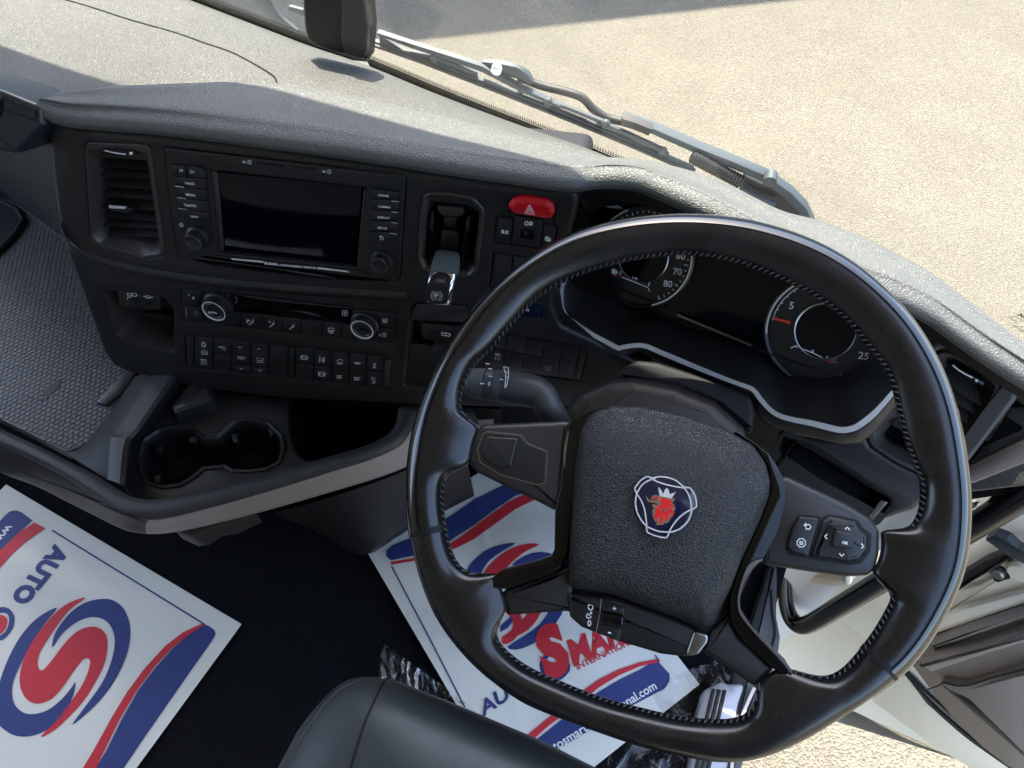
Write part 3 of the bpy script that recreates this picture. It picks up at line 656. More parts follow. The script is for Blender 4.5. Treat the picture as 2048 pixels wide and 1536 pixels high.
gl(((1742, 1352), (1744, 1366), (1756, 1368), (1758, 1354), (1742, 1352)), ((1746, 1372), (1762, 1384)), ((1760, 1372), (1746, 1384)))

# ================================================================== SMALL POCKET WITH SOCKETS (left)
usb = thing('socket_pocket', 'small open pocket with USB and AUX sockets at the lower left of the console', 'socket panel', PF.P(PF.uv((280, 700)), -.05))
q = inset(hole(usb_o, 0, .008), .0004)
tub('pocket', q, PF, -.055, -.001, M_inner, usb, taper=.008)
plate('socket_plate', zA((405, 896), (634, 925), (632, 1000), (440, 986), (418, 972)), PF, -.03, -.004, M_face, usb, .001, r=.003)
plate('ribbed_liner', zA((440, 1128), (555, 1012), (690, 1020), (696, 1210), (640, 1206)), PF, -.05, -.045, mat('ribbed_rubber', (.006, .006, .006), .5, bump=('ribs', 260, .8, .001)), usb, .0006)
plate('usb_socket', zA((460, 932), (522, 938), (520, 958), (464, 950)), PF, -.005, -.0034, M_dark, usb, .0003)
lathe('aux_socket', PF.uv(zA((570, 955))[0], -.0035), PF, [(.004, -.006), (.0038, -.0032), (.0026, -.0030), (.0022, -.006)], M_dark, usb, 20)
strokes('lettering', [zA((460, 911), (482, 912), (482, 924), (460, 923), (460, 911)), zA((484, 908), (504, 911), (510, 917), (504, 926), (484, 925), (484, 908)), zA((461, 930), (460, 942)), zA((466, 931), (478, 932))], .0008, PF, -.0036, M_white, usb)
strokes('lettering', [zA((542, 926), (554, 928), (560, 922), (574, 924), (580, 930), (572, 936), (558, 934), (554, 928)), zA((580, 930), (592, 931))], .0008, PF, -.0036, M_white, usb)

# ================================================================== PARKING BRAKE LEVER
lev = thing('parking_brake_lever', 'grey lever with chrome tip and round P symbol, standing in a deep black recess', 'lever', PF.P(PF.uv((890, 540)), -.05))
q = inset(hole(lev_o, 0, .01), .0005)
# stepped funnel
def ring_between(name, q, pl, prof, m, parent, floor=True):
    rr = [[pl.P(p, h) for p in inset(q, d)] for d, h in prof]; o = grid(name, rr, m, parent, True, 35); return o
q0 = ccw(q)
ring_between('recess_rim', q0, PF, [(0, -.006), (0, -.0006), (.0008, .0002), (.0030, .0), (.0060, -.003), (.0066, -.006)], M_inner, lev)
qi = rnd(ccw(PF.uvs(z4((188, 205), (240, 185), (430, 205), (545, 255), (540, 330), (505, 625), (462, 665), (330, 668), (165, 628), (150, 560), (165, 330)), -.004)), .008)
tub('recess', qi, PF, -.050, -.004, M_inner, lev, taper=.010)
V, F = prism(inset(q0, .006), PF, -.010, -.0058, 0, [qi], -.0099); link('recess_plate', V, F, M_face, lev)
plate('slide', z4((245, 210), (430, 225), (440, 265), (395, 290), (300, 285), (262, 262)), PF, -.045, -.012, M_inner, lev, .002)
plate('slide', z4((300, 285), (388, 290), (385, 360), (297, 350)), PF, -.045, -.020, M_face2, lev, .001)
plate('slide', z4((285, 378), (400, 388), (395, 520), (270, 505)), PF, -.045, -.016, M_face2, lev, .001)
plate('side_fin', z4((205, 250), (235, 240), (228, 560), (190, 600), (180, 560)), PF, -.045, -.008, M_gloss, lev, .002)
plate('side_fin', z4((455, 290), (490, 275), (455, 600), (420, 620), (425, 480)), PF, -.045, -.008, M_gloss, lev, .002)
M_lever = mat('lever_grey', (.10, .115, .12), .42, bump=('noise', 800, .2, .0003), rvar=.08, vscale=40)
# handle: rounded box sections running out towards the driver
secs = [((262, 505), (382, 520), -.012), ((236, 520), (392, 535), .006), ((222, 560), (394, 578), .018), ((205, 610), (392, 632), .028), ((196, 655), (386, 676), .036)]
secs2 = [((195, 658), (386, 678), .036), ((186, 690), (378, 715), .0415), ((178, 725), (366, 745), .046), ((173, 780), (354, 800), .050), ((170, 845), (342, 862), .0535), ((176, 872), (336, 884), .054), ((195, 882), (322, 892), .050)]
def handle(name, secs, m, thick=.018):
    rows = []
    for a, b, h in secs:
        A = PF.px(z4(a)[0], h); B = PF.px(z4(b)[0], h); c = (A+B)/2; u = (B-A)/2; nn = PF.n*.75 + PF.v*.66
        rows.append([c + u*(abs(math.cos(t))**.55*(1 if math.cos(t) > 0 else -1)) + nn*thick*.5*(abs(math.sin(t))**.55*(1 if math.sin(t) > 0 else -1)) - nn*thick*.45 for t in [2*math.pi*i/28 for i in range(28)]])
    o = grid(name, rows, m, lev, True, 50, flip=False); return o, rows
o, rw = handle('grip', secs, M_lever)
o, rw = handle('chrome_tip', secs2, M_chrome)
link('tip_end', rw[-1], [tuple(range(28))], M_chrome, lev)
pb = plate('parking_button', z4((188, 745), (230, 725), (300, 735), (325, 765), (330, 800), (318, 885), (180, 866), (172, 800)), PF, .040, .0556, M_face2, lev, .0012, r=.004)
text('P', *z4((239, 838), (262, 841)), PF, .0560, M_white, pb, .01, 1.0)
strokes('lettering', [z4(*arcpx(250, 826, 25, 0, 360, 30)), z4(*arcpx(250, 826, 38, -65, 65, 14)), z4(*arcpx(250, 826, 38, 115, 245, 14))], .0004, PF, .0560, M_white, pb)

# ================================================================== HAZARD SWITCHES
hz = thing('hazard_switch', 'bright red hazard light switch with white triangle, right of the brake lever', 'switch', PF.P(PF.uv((1060, 420)), -.02))
hb = z4((737, 205), (775, 162), (850, 150), (1000, 175), (1045, 208), (1055, 262), (1030, 300), (980, 302), (780, 268), (737, 232))
q = rnd(ccw(PF.uvs(hb, .005)), .002); rr = [[PF.P(p, h) for p in inset(q, d)] for d, h in ((0, -.01), (0, .0028), (.0006, .0038), (.0045, .0062), (.0052, .0064))]
grid('red_button', rr, M_red, hz, True, 25); link('red_button_top', rr[-1], [tuple(range(len(q)))], M_red, hz)
strokes('lettering', [z4((885, 205), (920, 271), (851, 264), (885, 205)), z4((886, 228), (903, 259), (869, 256), (886, 228))], .0009, PF, .0068, M_white, hz)
ls = thing('light_switches', 'black light switch block with 0.0 key and dimmer wheel below the red hazard switch', 'switch', PF.P(PF.uv((1050, 480)), -.02))
q = inset(hole(haz_o, 0, .003), .0005); V, F = prism(q, PF, -.02, -.0015, .0008); link('housing', V, F, M_face, ls, 40)
b = plate('switch', z4((680, 292), (772, 303), (750, 465), (665, 455)), PF, -.002, .0030, M_face2, ls, .001); text('0.0', *z4((692, 397), (740, 404)), PF, .0033, M_white, b, .03)
b = plate('switch', z4((782, 282), (980, 312), (952, 500), (762, 470)), PF, -.002, .0042, M_face2, ls, .0012)
plate('dimmer_wheel', z4((825, 375), (915, 388), (905, 450), (818, 436)), PF, .002, .0062, M_gloss, ls, .0015, r=.001)
b = plate('switch', z4((986, 338), (1066, 356), (1042, 497), (962, 490)), PF, -.002, .0030, M_face2, ls, .001)
strokes('lettering', [z4(*arcpx(865, 330, 13, 20, 300, 12)), z4((868, 330), (876, 320)), z4(*arcpx(893, 332, 9, 0, 360, 10))] + [z4((893 + 10*math.cos(a), 332 + 10*math.sin(a)), (893 + 15*math.cos(a), 332 + 15*math.sin(a))) for a in [i*.785 for i in range(8)]], .0008, PF, .0046, M_white, ls)
strokes('lettering', [z4(*arcpx(1006, 435, 15, 60, 290, 12)), z4(*arcpx(1018, 443, 8, 0, 360, 10)), z4(*arcpx(1012, 436, 10, 60, 290, 10))] + [z4((1018 + 10*math.cos(a), 443 + 10*math.sin(a)), (1018 + 14*math.cos(a), 443 + 14*math.sin(a))) for a in [i*.785 for i in range(8)]], .0007, PF, .0034, M_white, ls)
bk = thing('blank_switch_covers', 'blank black cover plates between hazard switch and steering wheel rim', 'cover', PF.P(PF.uv((1000, 550)), -.02))
for p in (((645, 533), (770, 550), (742, 785), (618, 770)), ((778, 553), (925, 574), (900, 805), (750, 788))): plate('cover', z4(*p), PF, -.02, -.001, M_face2, bk, .001, r=.001)
for a in (((650, 540), (925, 580)),): strokes('joint', [z4(*a)], .0006, PF, -.0006, M_inner, bk)

# shelf compartment with socket, small display and the second switch row (behind the wheel)
cp = thing('small_item_compartment', 'black lidded compartment with one USB socket beside the steering wheel rim', 'compartment', PF.P(PF.uv((840, 700)), -.04))
tub('tray', hole(sh_o, 0, .006), PF, -.03, -.001, M_inner, cp, taper=.003)
plate('lid', z4((78, 925), (118, 880), (435, 893), (470, 935), (440, 1010), (75, 995)), PF, -.02, .001, M_face, cp, .002, r=.002)
plate('socket_plate', z4((145, 1010), (420, 1035), (415, 1180), (160, 1118), (145, 1090)), PF, -.03, -.006, M_face2, cp, .001, r=.003)
plate('usb_socket', z4((195, 1055), (268, 1064), (262, 1092), (198, 1080)), PF, -.007, -.0056, M_dark, cp, .0003)
plate('flap', z4((55, 1150), (430, 1190), (430, 1300), (250, 1480), (25, 1445)), PF, -.03, -.008, M_face, cp, .002, r=.003)
strokes('lettering', [z4((287, 1076), (312, 1079), (312, 1097), (287, 1094), (287, 1076)), z4((312, 1079), (335, 1082), (344, 1090), (335, 1101), (312, 1097))], .0011, PF, -.0055, M_white, cp)
cl = thing('trip_display', 'small dark blue clock display partly behind the steering wheel rim', 'display', PF.P(PF.uv((1060, 620)), -.02))
plate('glass', z4((832, 875), (973, 893), (960, 987), (824, 960)), PF, -.01, .0006, mat('blue_display', (.004, .012, .035), .15), cl, .0004)
text('h', *z4((862, 928), (880, 930)), PF, .0009, M_white, cl, .02)
rb = thing('lower_switch_row', 'second row of blank black switches behind the wheel rim, left of the column', 'switch panel', PF.P(PF.uv((1060, 740)), -.02))
q = inset(hole(rb_o, 0, .003), .0005); V, F = prism(q, PF, -.02, -.002, .0008); link('housing', V, F, M_inner, rb, 40)
for x0, x1, fr in ((610, 735, (0, .5, 1)), (740, 865, (0, .5, 1)), (870, 985, (0, .5, 1)), (990, 1106, (0, 1)), (1111, 1218, (0, 1)), (1228, 1272, (0, 1))):
    for a, b in zip(fr, fr[1:]):
        t0 = 1095 + (x0-740)*.19; t1 = 1095 + (x1-740)*.19; H = 205
        plate('switch', z4((x0 - 20*a*2, t0 + H*a + 3), (x1 - 20*a*2, t1 + H*a + 3), (x1 - 40*b, t1 + H*b - 3), (x0 - 40*b, t0 + H*b - 3)), PF, -.003, .0022, M_face2, rb, .0008)
text('462', *z4((648, 1228), (684, 1234)), PF, .0026, M_white, rb, .02)
strokes('lettering', [z4((642, 1240), (688, 1248)), z4((655, 1235), (648, 1262)), z4((678, 1240), (672, 1268)), z4((640, 1256), (690, 1262)), z4((988, 1300), (1030, 1342)), z4(*arcpx(1008, 1320, 15, 0, 360, 12)), z4((1030, 1302), (1018, 1338))], .0007, PF, .0026, M_grey, rb)

# ================================================================== INSTRUMENT CLUSTER
PC = Pl((-.027, .612, -.604), (.974, -.225, 0), (-.184, -.798, .574))
ic = thing('instrument_cluster', 'curved instrument cluster with two round gauges, silver trim line and black centre screen', 'instrument cluster', PC.px((1450, 620), -.05))
HB = .055      # how far the trim stands in front of the dials
trim_px = z4((1205, 250), (1196, 300), (1183, 345), (1160, 470), (1118, 690), (1102, 800), (1100, 880), (1112, 925), (1140, 968), (1200, 1015), (1300, 1082), (1400, 1136), (1488, 1182)) + z5((412, 884), (520, 872), (620, 910), (800, 985), (950, 1045), (1040, 1078), (1092, 1100), (1130, 1150), (1188, 1212), (1260, 1245), (1400, 1274), (1530, 1306), (1585, 1302), (1625, 1288), (1700, 1232), (1760, 1170), (1812, 1108), (1870, 1000), (1950, 850), (2040, 700), (2030, 640), (1950, 590), (1850, 545), (1745, 505), (1500, 380), (1200, 210), (1000, 150), (800, 110)) + [(1290, 392), (1240, 388), (1195, 392), (1165, 400)]
ledge_px = z5((120, 250), (135, 400), (160, 480), (200, 560), (232, 600), (300, 650), (420, 730), (480, 742), (545, 748), (700, 810), (900, 880), (1080, 940), (1130, 975), (1190, 1035), (1260, 1062), (1400, 1082), (1540, 1085), (1600, 1060), (1680, 1000), (1740, 930), (1800, 820), (1850, 700), (1800, 630), (1700, 560), (1500, 440), (1200, 290), (1000, 210), (800, 150), (600, 120), (450, 105), (300, 95), (200, 120))
face_px = z5((180, 300), (235, 420), (250, 500), (300, 560), (370, 612), (480, 690), (545, 712), (700, 760), (900, 835), (1090, 900), (1160, 945), (1230, 995), (1300, 1018), (1420, 1030), (1520, 1025), (1600, 990), (1680, 930), (1740, 840), (1760, 740), (1700, 640), (1600, 560), (1400, 430), (1200, 340), (1000, 260), (800, 200), (600, 170), (400, 160), (260, 180))
def loop3(px, h, n=160):
    q = resample(spline([Vector((*p, 0)) for p in PC.uvs(px, h)], 3, True), n, True); cx = .12; cy = -.03
    k = min(range(n), key=lambda i: abs(math.atan2(q[i].y-cy, q[i].x-cx)-2.9)); q = q[k:] + q[:k]
    if area([(p.x, p.y) for p in q]) < 0: q = [q[0]] + q[:0:-1]
    return [(p.x, p.y) for p in q]
L0 = loop3(trim_px, HB); L1 = loop3(ledge_px, .022); L2 = loop3(face_px, 0)
rr = [[PC.P(p, HB) for p in L0], [PC.P(p, HB - .004) for p in inset(L0, .0035)]]
lp = lambda A, B, t: [(a[0]*(1-t) + b[0]*t, a[1]*(1-t) + b[1]*t) for a, b in zip(A, B)]
rr += [[PC.P(p, .028) for p in lp(L0, L1, .90)], [PC.P(p, .0245) for p in lp(L0, L1, .97)], [PC.P(p, .022) for p in L1], [PC.P(p, .018) for p in lp(L1, L2, .5)], [PC.P(p, .0045) for p in lp(L1, L2, .93)], [PC.P(p, .002) for p in L2], [PC.P(p, -.004) for p in L2]]
M_bowl = mat('cluster_bowl', (.0135, .0130, .0125), .40, spec=.5, bump=('noise', 2600, .1, .0002))
grid('bowl', rr, M_bowl, ic, True, 50)
link('glass_panel', [PC.P(p, 0) for p in L2], [tuple(range(len(L2)))], M_screen, ic)
# silver trim: visible left, bottom and right run
def strip3(name, px, wd, h, m, parent, pl=PC, thick=.002):
    q = [Vector(v) for v in resample(spline([Vector((*p, 0)) for p in pl.uvs(px, h)], 3), len(px)*4)]
    L = []; Rr = []
    ws_ = wd if isinstance(wd, (list, tuple)) else [wd]*len(px)
    for i, p in enumerate(q):
        d = (q[min(i+1, len(q)-1)] - q[max(i-1, 0)]); d = Vector((d.x, d.y)).normalized(); n = Vector((-d.y, d.x)); t = i/(len(q)-1)*(len(px)-1); j = min(int(t), len(px)-2); w_ = ws_[j] + (ws_[j+1]-ws_[j])*(t-j)
        a = Vector((p.x, p.y)) + n*w_/2; b = Vector((p.x, p.y)) - n*w_/2
        L.append((a, b))
    rows = [[pl.P(a, h - thick) for a, b in L], [pl.P(a, h) for a, b in L], [pl.P(b, h) for a, b in L], [pl.P(b, h - thick) for a, b in L]]
    return grid(name, rows, m, parent, smooth=30, flip=True)
lowtrim = trim_px[4:30]
strip3('silver_trim', lowtrim, [.0030, .0035, .0042, .0046, .005, .005, .005, .005, .005, .005, .0052, .0052, .005, .0046, .0042, .0044, .0046, .0046, .0050, .0055, .006, .0062, .0062, .0060, .0050, .0042], HB + .002, M_satin, ic)
strip3('silver_trim', z4((1192, 333), (1196, 350), (1186, 390), (1170, 432)), [.001, .0046, .0042, .002], HB + .002, M_satin, ic)
strip3('light_bar', z5((700, 716), (800, 757), (950, 818), (1082, 874)), .0022, .009, M_satin_dark, ic, thick=.003)
for seg in (((380, 582), (440, 602), (560, 645), (650, 690)), ((1095, 888), (1200, 925), (1320, 968), (1440, 1000))): strip3('panel_joint', z5(*seg), .0012, .0085, M_dark, ic)
def cpt(c, r, a): return (c[0] + r*math.cos(R_(a)), c[1] + r*math.sin(R_(a)))
def gauge(cpx, rpx, ridx, r, arc, numbers, needle, lowbar, label):
    c = PC.uv(cpx, .004)
    g = lathe('gauge', c, PC, [(r*1.07, .0), (r*1.07, .0075), (r*1.045, .0085), (r*1.0, .0068), (r*.99, .0042)], M_bowl, ic, 72, label=label)
    lathe('gauge_glass', c, PC, [(r*.54, .0042), (r*.54, .0060), (r*.525, .0066), (r*.51, .0062), (r*.50, .0046)], [M_satin_dark, M_screen], g, 64, [0, 0, 0, 1, 1])
    def arcmesh(name, a0, a1, ra, rb, h, m, n=40):
        P0 = [PC.P(cpt(c, ra, a0 + (a1-a0)*i/n), h) for i in range(n+1)]; P1 = [PC.P(cpt(c, rb, a0 + (a1-a0)*i/n), h) for i in range(n+1)]
        return link(name, P0 + P1, [(i, i+1, i+n+2, i+n+1) for i in range(n)], m, g)
    for a0, a1 in arc['bright']: arcmesh('bright_ring', a0, a1, r*1.0, r*1.035, .0090, M_satin)
    tk = []
    for i in range(arc['n'] + 1):
        a = arc['a0'] + (arc['a1'] - arc['a0'])*i/arc['n']; ln = .08 if i % arc['maj'] == 0 else .045
        p = [cpt(c, r*.95, a-.7), cpt(c, r*.95, a+.7), cpt(c, r*(.95-ln), a+.7), cpt(c, r*(.95-ln), a-.7)]; tk.append(([PC.P(q, .0046) for q in p], [(3, 2, 1, 0)]))
    multi('tick_marks', tk, M_white, g, kind='stuff')
    if arc.get('line'): arcmesh('scale_line', *arc['line'], r*.93, r*.95, .0046, M_white)
    for s, a, rad in numbers:
        p = cpt(c, r*rad, a); V, F = textmesh(s, .015); x0 = min(v[0] for v in V); x1 = max(v[0] for v in V); sc = r*.19; rot = R_(14)
        W = [PC.P((p[0] + ((x-(x0+x1)/2)*math.cos(rot) - (y-.35)*math.sin(rot))*sc, p[1] + ((x-(x0+x1)/2)*math.sin(rot) + (y-.35)*math.cos(rot))*sc), .0047) for x, y in V]
        link('numeral', W, F, M_white, g)
    if needle is not None:
        a = needle; p = [cpt(c, r*.93, a-1.4), cpt(c, r*.93, a+1.4), cpt(c, r*.62, a+2.6), cpt(c, r*.62, a-2.6)]
        V, F = prism(p, PC, .005, .0068, .0004); link('needle', V, F, mat('needle_red', (.75, .06, .04), .4), g)
    return g, c
# left dial: speed with fuel bar below
gL, cL = gauge((1287, 514), 0, 0, .0545, dict(bright=[(-58, 22), (128, 165)], n=36, maj=4, a0=212, a1=-48, line=(-50, -46)),
   [('80', -26, .76), ('70', -2, .78), ('60', 22, .78), ('50', 50, .78), ('40', 78, .78), ('30', 104, .78)], None, None, 'left round speed dial with fuel bar')
strokes('fuel_bar', [z5((418, 522), (480, 547), (552, 576), (562, 596))], .0011, PC, .0048, M_white, gL); strokes('fuel_bar', [z5((380, 518), (395, 512), (412, 518))], .0013, PC, .0048, M_redp, gL)
text('0', *z5((404, 508), (416, 512)), PC, .0048, M_white, gL, .02); text('1/2', *z5((470, 537), (495, 546)), PC, .0048, M_white, gL, .02); text('1', *z5((552, 568), (558, 570)), PC, .0048, M_white, gL, .02)
strokes('fuel_mark', [z5((372, 482), (386, 486), (384, 508), (370, 503), (372, 482)), z5((378, 484), (376, 506)), z5((388, 490), (394, 494), (393, 505))], .0020, PC, .0048, M_white, gL)
# right dial: rev counter with temperature bar
gR, cR = gauge((1650, 662), 0, 0, .0575, dict(bright=[(120, 205)], n=26, maj=5, a0=186, a1=-58, line=(95, 190)),
   [('5', 163, .76), ('10', 118, .78), ('15', 78, .78), ('20', 30, .78), ('25', -12, .80)], 187, None, 'right round rev counter with red needle')
strokes('temperature_bar', [z5((1283, 886), (1308, 876), (1390, 908), (1452, 938))], .0011, PC, .0048, M_white, gR); strokes('temperature_bar', [z5((1455, 940), (1478, 950), (1488, 966))], .0013, PC, .0048, M_redp, gR)
for s, a in (('L', (1313, 874)), ('N', (1388, 904)), ('H', (1462, 938))): text(s, z5(a)[0], z5((a[0]+12, a[1]+4))[0], PC, .0048, M_white, gR, .02)
strokes('temperature_mark', [z5((1506, 934), (1502, 955)), z5((1512, 940), (1518, 942)), z5((1510, 947), (1516, 949)), z5((1488, 952), (1496, 958), (1504, 956), (1512, 962), (1520, 960))], .0009, PC, .0048, M_grey, gR)

hoodA = [p + Vector((0, .004, .006)) for p in A[9:24]]; hoodB = [PC.px((x, y + 24), HB - .004) for x, y in [Ap[9], Ap[10]] + [(x, y) for x, y, _ in Az[:13]]]
grid('hood_lining', [hoodA, hoodB, [p - PC.n*.03 for p in hoodB]], M_bowl, dash)
# dash shell around the cluster towards the driver
PR = Pl((.27, .545, -.66), (.966, -.259, 0), (-.20, -.76, .62))
def P3(x, y, z): return onZ(x, y, z)
M_low = M_face
# skirt under the silver trim, sloping to the column opening
sk = [lowtrim[i] for i in range(5, 26)]
r_a = [PC.px(p, HB) for p in sk]
sk2 = z4((1060, 1010), (1140, 1090), (1240, 1150), (1360, 1190), (1500, 1235), (1560, 1228), (1630, 1195)) + z5((560, 930), (700, 985), (900, 1060), (1040, 1120), (1085, 1160), (1110, 1230), (1180, 1290), (1300, 1330), (1420, 1350), (1540, 1380), (1640, 1375), (1720, 1310), (1790, 1230), (1850, 1150))
r_b = [PC.px(p, HB - .012) for p in sk2]
nn_ = 80
ra = resample(r_a, nn_); rb2 = resample(r_b, nn_)
rows = [ra, [a.lerp(b, .25) + PC.n*.004 for a, b in zip(ra, rb2)], [a.lerp(b, .8) + PC.n*.004 for a, b in zip(ra, rb2)], rb2, [b - PC.n*.05 for b in rb2], [b - PC.n*.12 - Vector((0, 0, .02)) for b in rb2]]
grid('cluster_surround', rows, M_face, dash, smooth=50, flip=False)

# right end panel with air vent and tray
rp = [(1560, 860), (1640, 880), (1700, 880), (1745, 850), (1790, 800), (1835, 700), (1870, 655), (1890, 668), (1960, 716), (2040, 768), (2036, 800), (1990, 860), (1935, 930), (1936, 960), (1840, 1010), (1830, 1020), (1770, 1040), (1640, 970), (1545, 905)]
vr_o = zD((160, 490), (185, 415), (215, 392), (270, 400), (430, 480), (560, 575), (580, 605), (560, 660), (470, 800), (350, 935), (200, 1090), (60, 1200), (-60, 1130), (-150, 1030), (-190, 960))
vr_o = [(1868, 712), (1880, 702), (1897, 703), (1950, 730), (1998, 765), (2002, 778), (1975, 830), (1925, 890), (1880, 935), (1840, 950), (1790, 925), (1742, 893), (1732, 868), (1745, 845), (1790, 800), (1845, 742)]
tr_o = z6((1375, 305), (1435, 195), (1470, 205), (1870, 465), (1875, 490), (1810, 560), (1780, 545), (1640, 450))
q = rnd(ccw(PR.uvs(rp, 0)), .008)
V, F = prism(q, PR, -.12, 0, .006, [rnd(ccw(PR.uvs(vr_o, 0)), .006), rnd(ccw(PR.uvs(tr_o, 0)), .003)], -.05, 3); link('right_end_panel', V, F, M_tray, dash, 40)
vr, _ = vent(PR, vr_o, [(1888, 738), (1905, 722), (1960, 752), (1968, 768), (1940, 815), (1900, 860), (1860, 895), (1820, 905), (1775, 885), (1765, 870), (1800, 830), (1850, 775)], 0, 0, 0, 'grey framed air vent at the right end of the dashboard, half behind the wheel')
for (xa, ya), (xb, yb) in (((1870, 748), (1962, 806)), ((1855, 768), (1950, 822)), ((1838, 788), (1936, 842)), ((1820, 808), (1920, 860)), ((1802, 826), (1902, 880)), ((1786, 845), (1882, 898))):
    a = PR.px((xa, ya), -.006); b = PR.px((xb, yb), -.006); d = (b-a).normalized(); nn = (-PR.n*.70 + PR.v*.72).normalized(); k = d.cross(nn).normalized()
    V, F = boxvf((a+b)/2 + nn*.008, (d, nn, k), ((b-a).length/2, .011, .0012)); link('slat', V, F, M_inner, vr)  # paler than the left slats, imitating light from the open door
plate('thumb_wheel', zD((275, 480), (300, 465), (400, 520), (480, 570), (478, 600), (440, 598), (290, 510)), PR, -.012, .0015, M_gloss, vr, .001, r=.002)
strokes('wheel_mark', [zD((300, 484), (330, 510), (370, 535), (413, 556))], .0016, PR, .0019, M_white, vr); plate('wheel_mark', zD((430, 562), (446, 570), (440, 582), (426, 574)), PR, .0014, .0019, M_white, vr, 0)
tr = thing('dashboard_tray', 'slim open tray with ribbed black rubber liner, right of the steering column', 'tray', PR.px((1650, 940), -.04))
tq = rnd(ccw(PR.uvs(tr_o, 0)), .003)
tub('tray', tq, PR, -.035, -.0008, M_face, tr, taper=.004)
plate('liner', z6((1425, 300), (1480, 235), (1840, 465), (1760, 540), (1600, 430)), PR, -.034, -.022, mat('ribbed_rubber2', (.008, .008, .008), .45, bump=('ribs', 320, .9, .001)), tr, .001, r=.002)
plate('chrome_edge', z6((1445, 225), (1470, 205), (1480, 215), (1395, 345), (1380, 335)), PR, -.012, .0008, M_gloss, tr, .0005)
plate('chrome_edge', z6((1838, 470), (1868, 480), (1805, 555), (1785, 540)), PR, -.012, .0012, M_satin_dark, tr, .0005)
strip3('panel_edge', [(1905, 930), (1950, 870), (2000, 800), (2020, 772)], [.010, .014, .014, .010], .002, M_inner, dash, pl=PR)
# textured outer corner, small black window and lower grey trim at the door side
PX = Pl((.40, .53, -.70), (.60, -.80, 0), (-.72, -.54, .45))
plate('corner_backing', [(1925, 800), (2060, 740), (2200, 780), (2200, 960), (1935, 1000)], PX, -.06, -.035, M_matte, dash)
plate('corner_cover', [(2040, 768), (2140, 820), (2140, 960), (1930, 985), (1934, 930), (1992, 858)], PX, -.03, 0, M_soft, dash, .004, r=.005)
plate('black_insert', zD((600, 775), (690, 830), (695, 850), (440, 965), (520, 900)), PX, -.01, .0015, M_gloss, dash, .0005, r=.002)
plate('door_side_trim', zD((380, 1060), (700, 900), (1000, 780), (1000, 900), (700, 1040), (380, 1165)), PX, -.02, .006, M_bounce_trim, dash, .003, r=.003)

# ================================================================== STEERING COLUMN AND STALK
WN = Vector((0, -.469, .883)); WU = Vector((0, .883, .469))
PW = Pl((.042, .313, -.55), (1, 0, 0), WN)
col = thing('steering_column', 'black steering column shroud under the wheel hub', 'steering column', PW.P((0, 0), -.16))
sh = [z5((95, 1260), (130, 1180), (200, 1105), (350, 1038), (480, 1028), (700, 1068), (900, 1150), (1055, 1290), (1080, 1400), (1000, 1500), (500, 1500), (120, 1400)),
      z5((70, 1310), (105, 1220), (190, 1150), (350, 1085), (480, 1080), (700, 1115), (880, 1190), (1000, 1320), (1040, 1420), (1000, 1520), (500, 1520), (90, 1420))]
qa = rnd(ccw(PW.uvs(sh[0], -.065)), .01, 6)
V, F = prism(qa, PW, -.19, -.062, .016, (), None, 6); link('shroud', V, F, M_tray, col, 60)
cavity = rnd(ccw(PW.uvs(z5((380, 1050), (420, 990), (500, 950), (600, 960), (850, 1040), (1080, 1135), (1095, 1220), (1085, 1330), (1040, 1300), (900, 1180), (700, 1090), (480, 1060)), -.12)), .008)
V, F = prism(cavity, PW, -.20, -.115, .006, (), None, 3); link('cavity_block', V, F, M_matte, col, 50)  # black block standing in for the shaded hollow under the cluster
st = thing('wiper_stalk', 'grey wiper stalk with two ribbed dials, left of the hub', 'stalk', PW.px((1100, 780), -.06))
hs_ = -.045
def SP(x, y, h=hs_): return PW.px(zB((x, y))[0], h)
a, b = SP(720, 618), SP(1240, 690); ax_ = (b-a).normalized()
def ringtube(name, t0, t1, r0, r1, m, bump_=None, n=28):
    L = (b-a).length; p0 = a + ax_*L*t0; p1 = a + ax_*L*t1; e = (p1-p0)*.06
    V, F = tubevf([p0, p0 + e*.2, p0 + e, p1 - e, p1 - e*.2, p1], [r0*.90, r0*.97, r0, r1, r1*.97, r1*.90], n, 1); return link(name, V, F, m, st, 30)
M_stalk = mat('stalk_grey', (.040, .044, .046), .45, bump=('noise', 1600, .15, .0002)); M_knurl = mat('stalk_knurl', (.05, .054, .056), .5, bump=('cells', 900, .9, .0006))
ringtube('dial', -.02, .10, .0105, .0138, M_stalk); ringtube('dial', .10, .30, .0142, .0155, M_knurl); ringtube('ring', .305, .43, .0152, .0155, M_stalk); ringtube('dial', .435, .56, .0156, .0160, M_knurl)
V, F = tubevf([SP(1010, 655), SP(1100, 668), SP(1220, 690), SP(1300, 730), SP(1360, 830), SP(1430, 960, -.06), SP(1500, 1080, -.08)], [.0160, .0165, .0160, .0150, .0135, .0135, .014], 24, 6); link('arm', V, F, M_stalk, st, 60)
PS = Pl(tuple(a - EYE + PW.n*.0164), ax_, PW.n)
text('0', *zB((893, 650), (912, 652)), PS, .0, M_white, st, .0); strokes('lettering', [zB((835, 634), (866, 634)), zB((898, 520), (926, 522)), zB((985, 601), (1008, 604)), zB((878, 482), (906, 484))], .0008, PS, 0, M_white, st)
strokes('lettering', [zB((1012, 508), (1048, 512), (1052, 560), (1046, 610), (1030, 664), (1022, 662), (1030, 600), (1028, 550), (1012, 508)), zB((1020, 545), (1050, 548)), zB((1028, 585), (1048, 588))], .0006, PS, .0004, M_white, st)
text('...', *zB((898, 580), (930, 583)), PS, .0, M_white, st, .01)

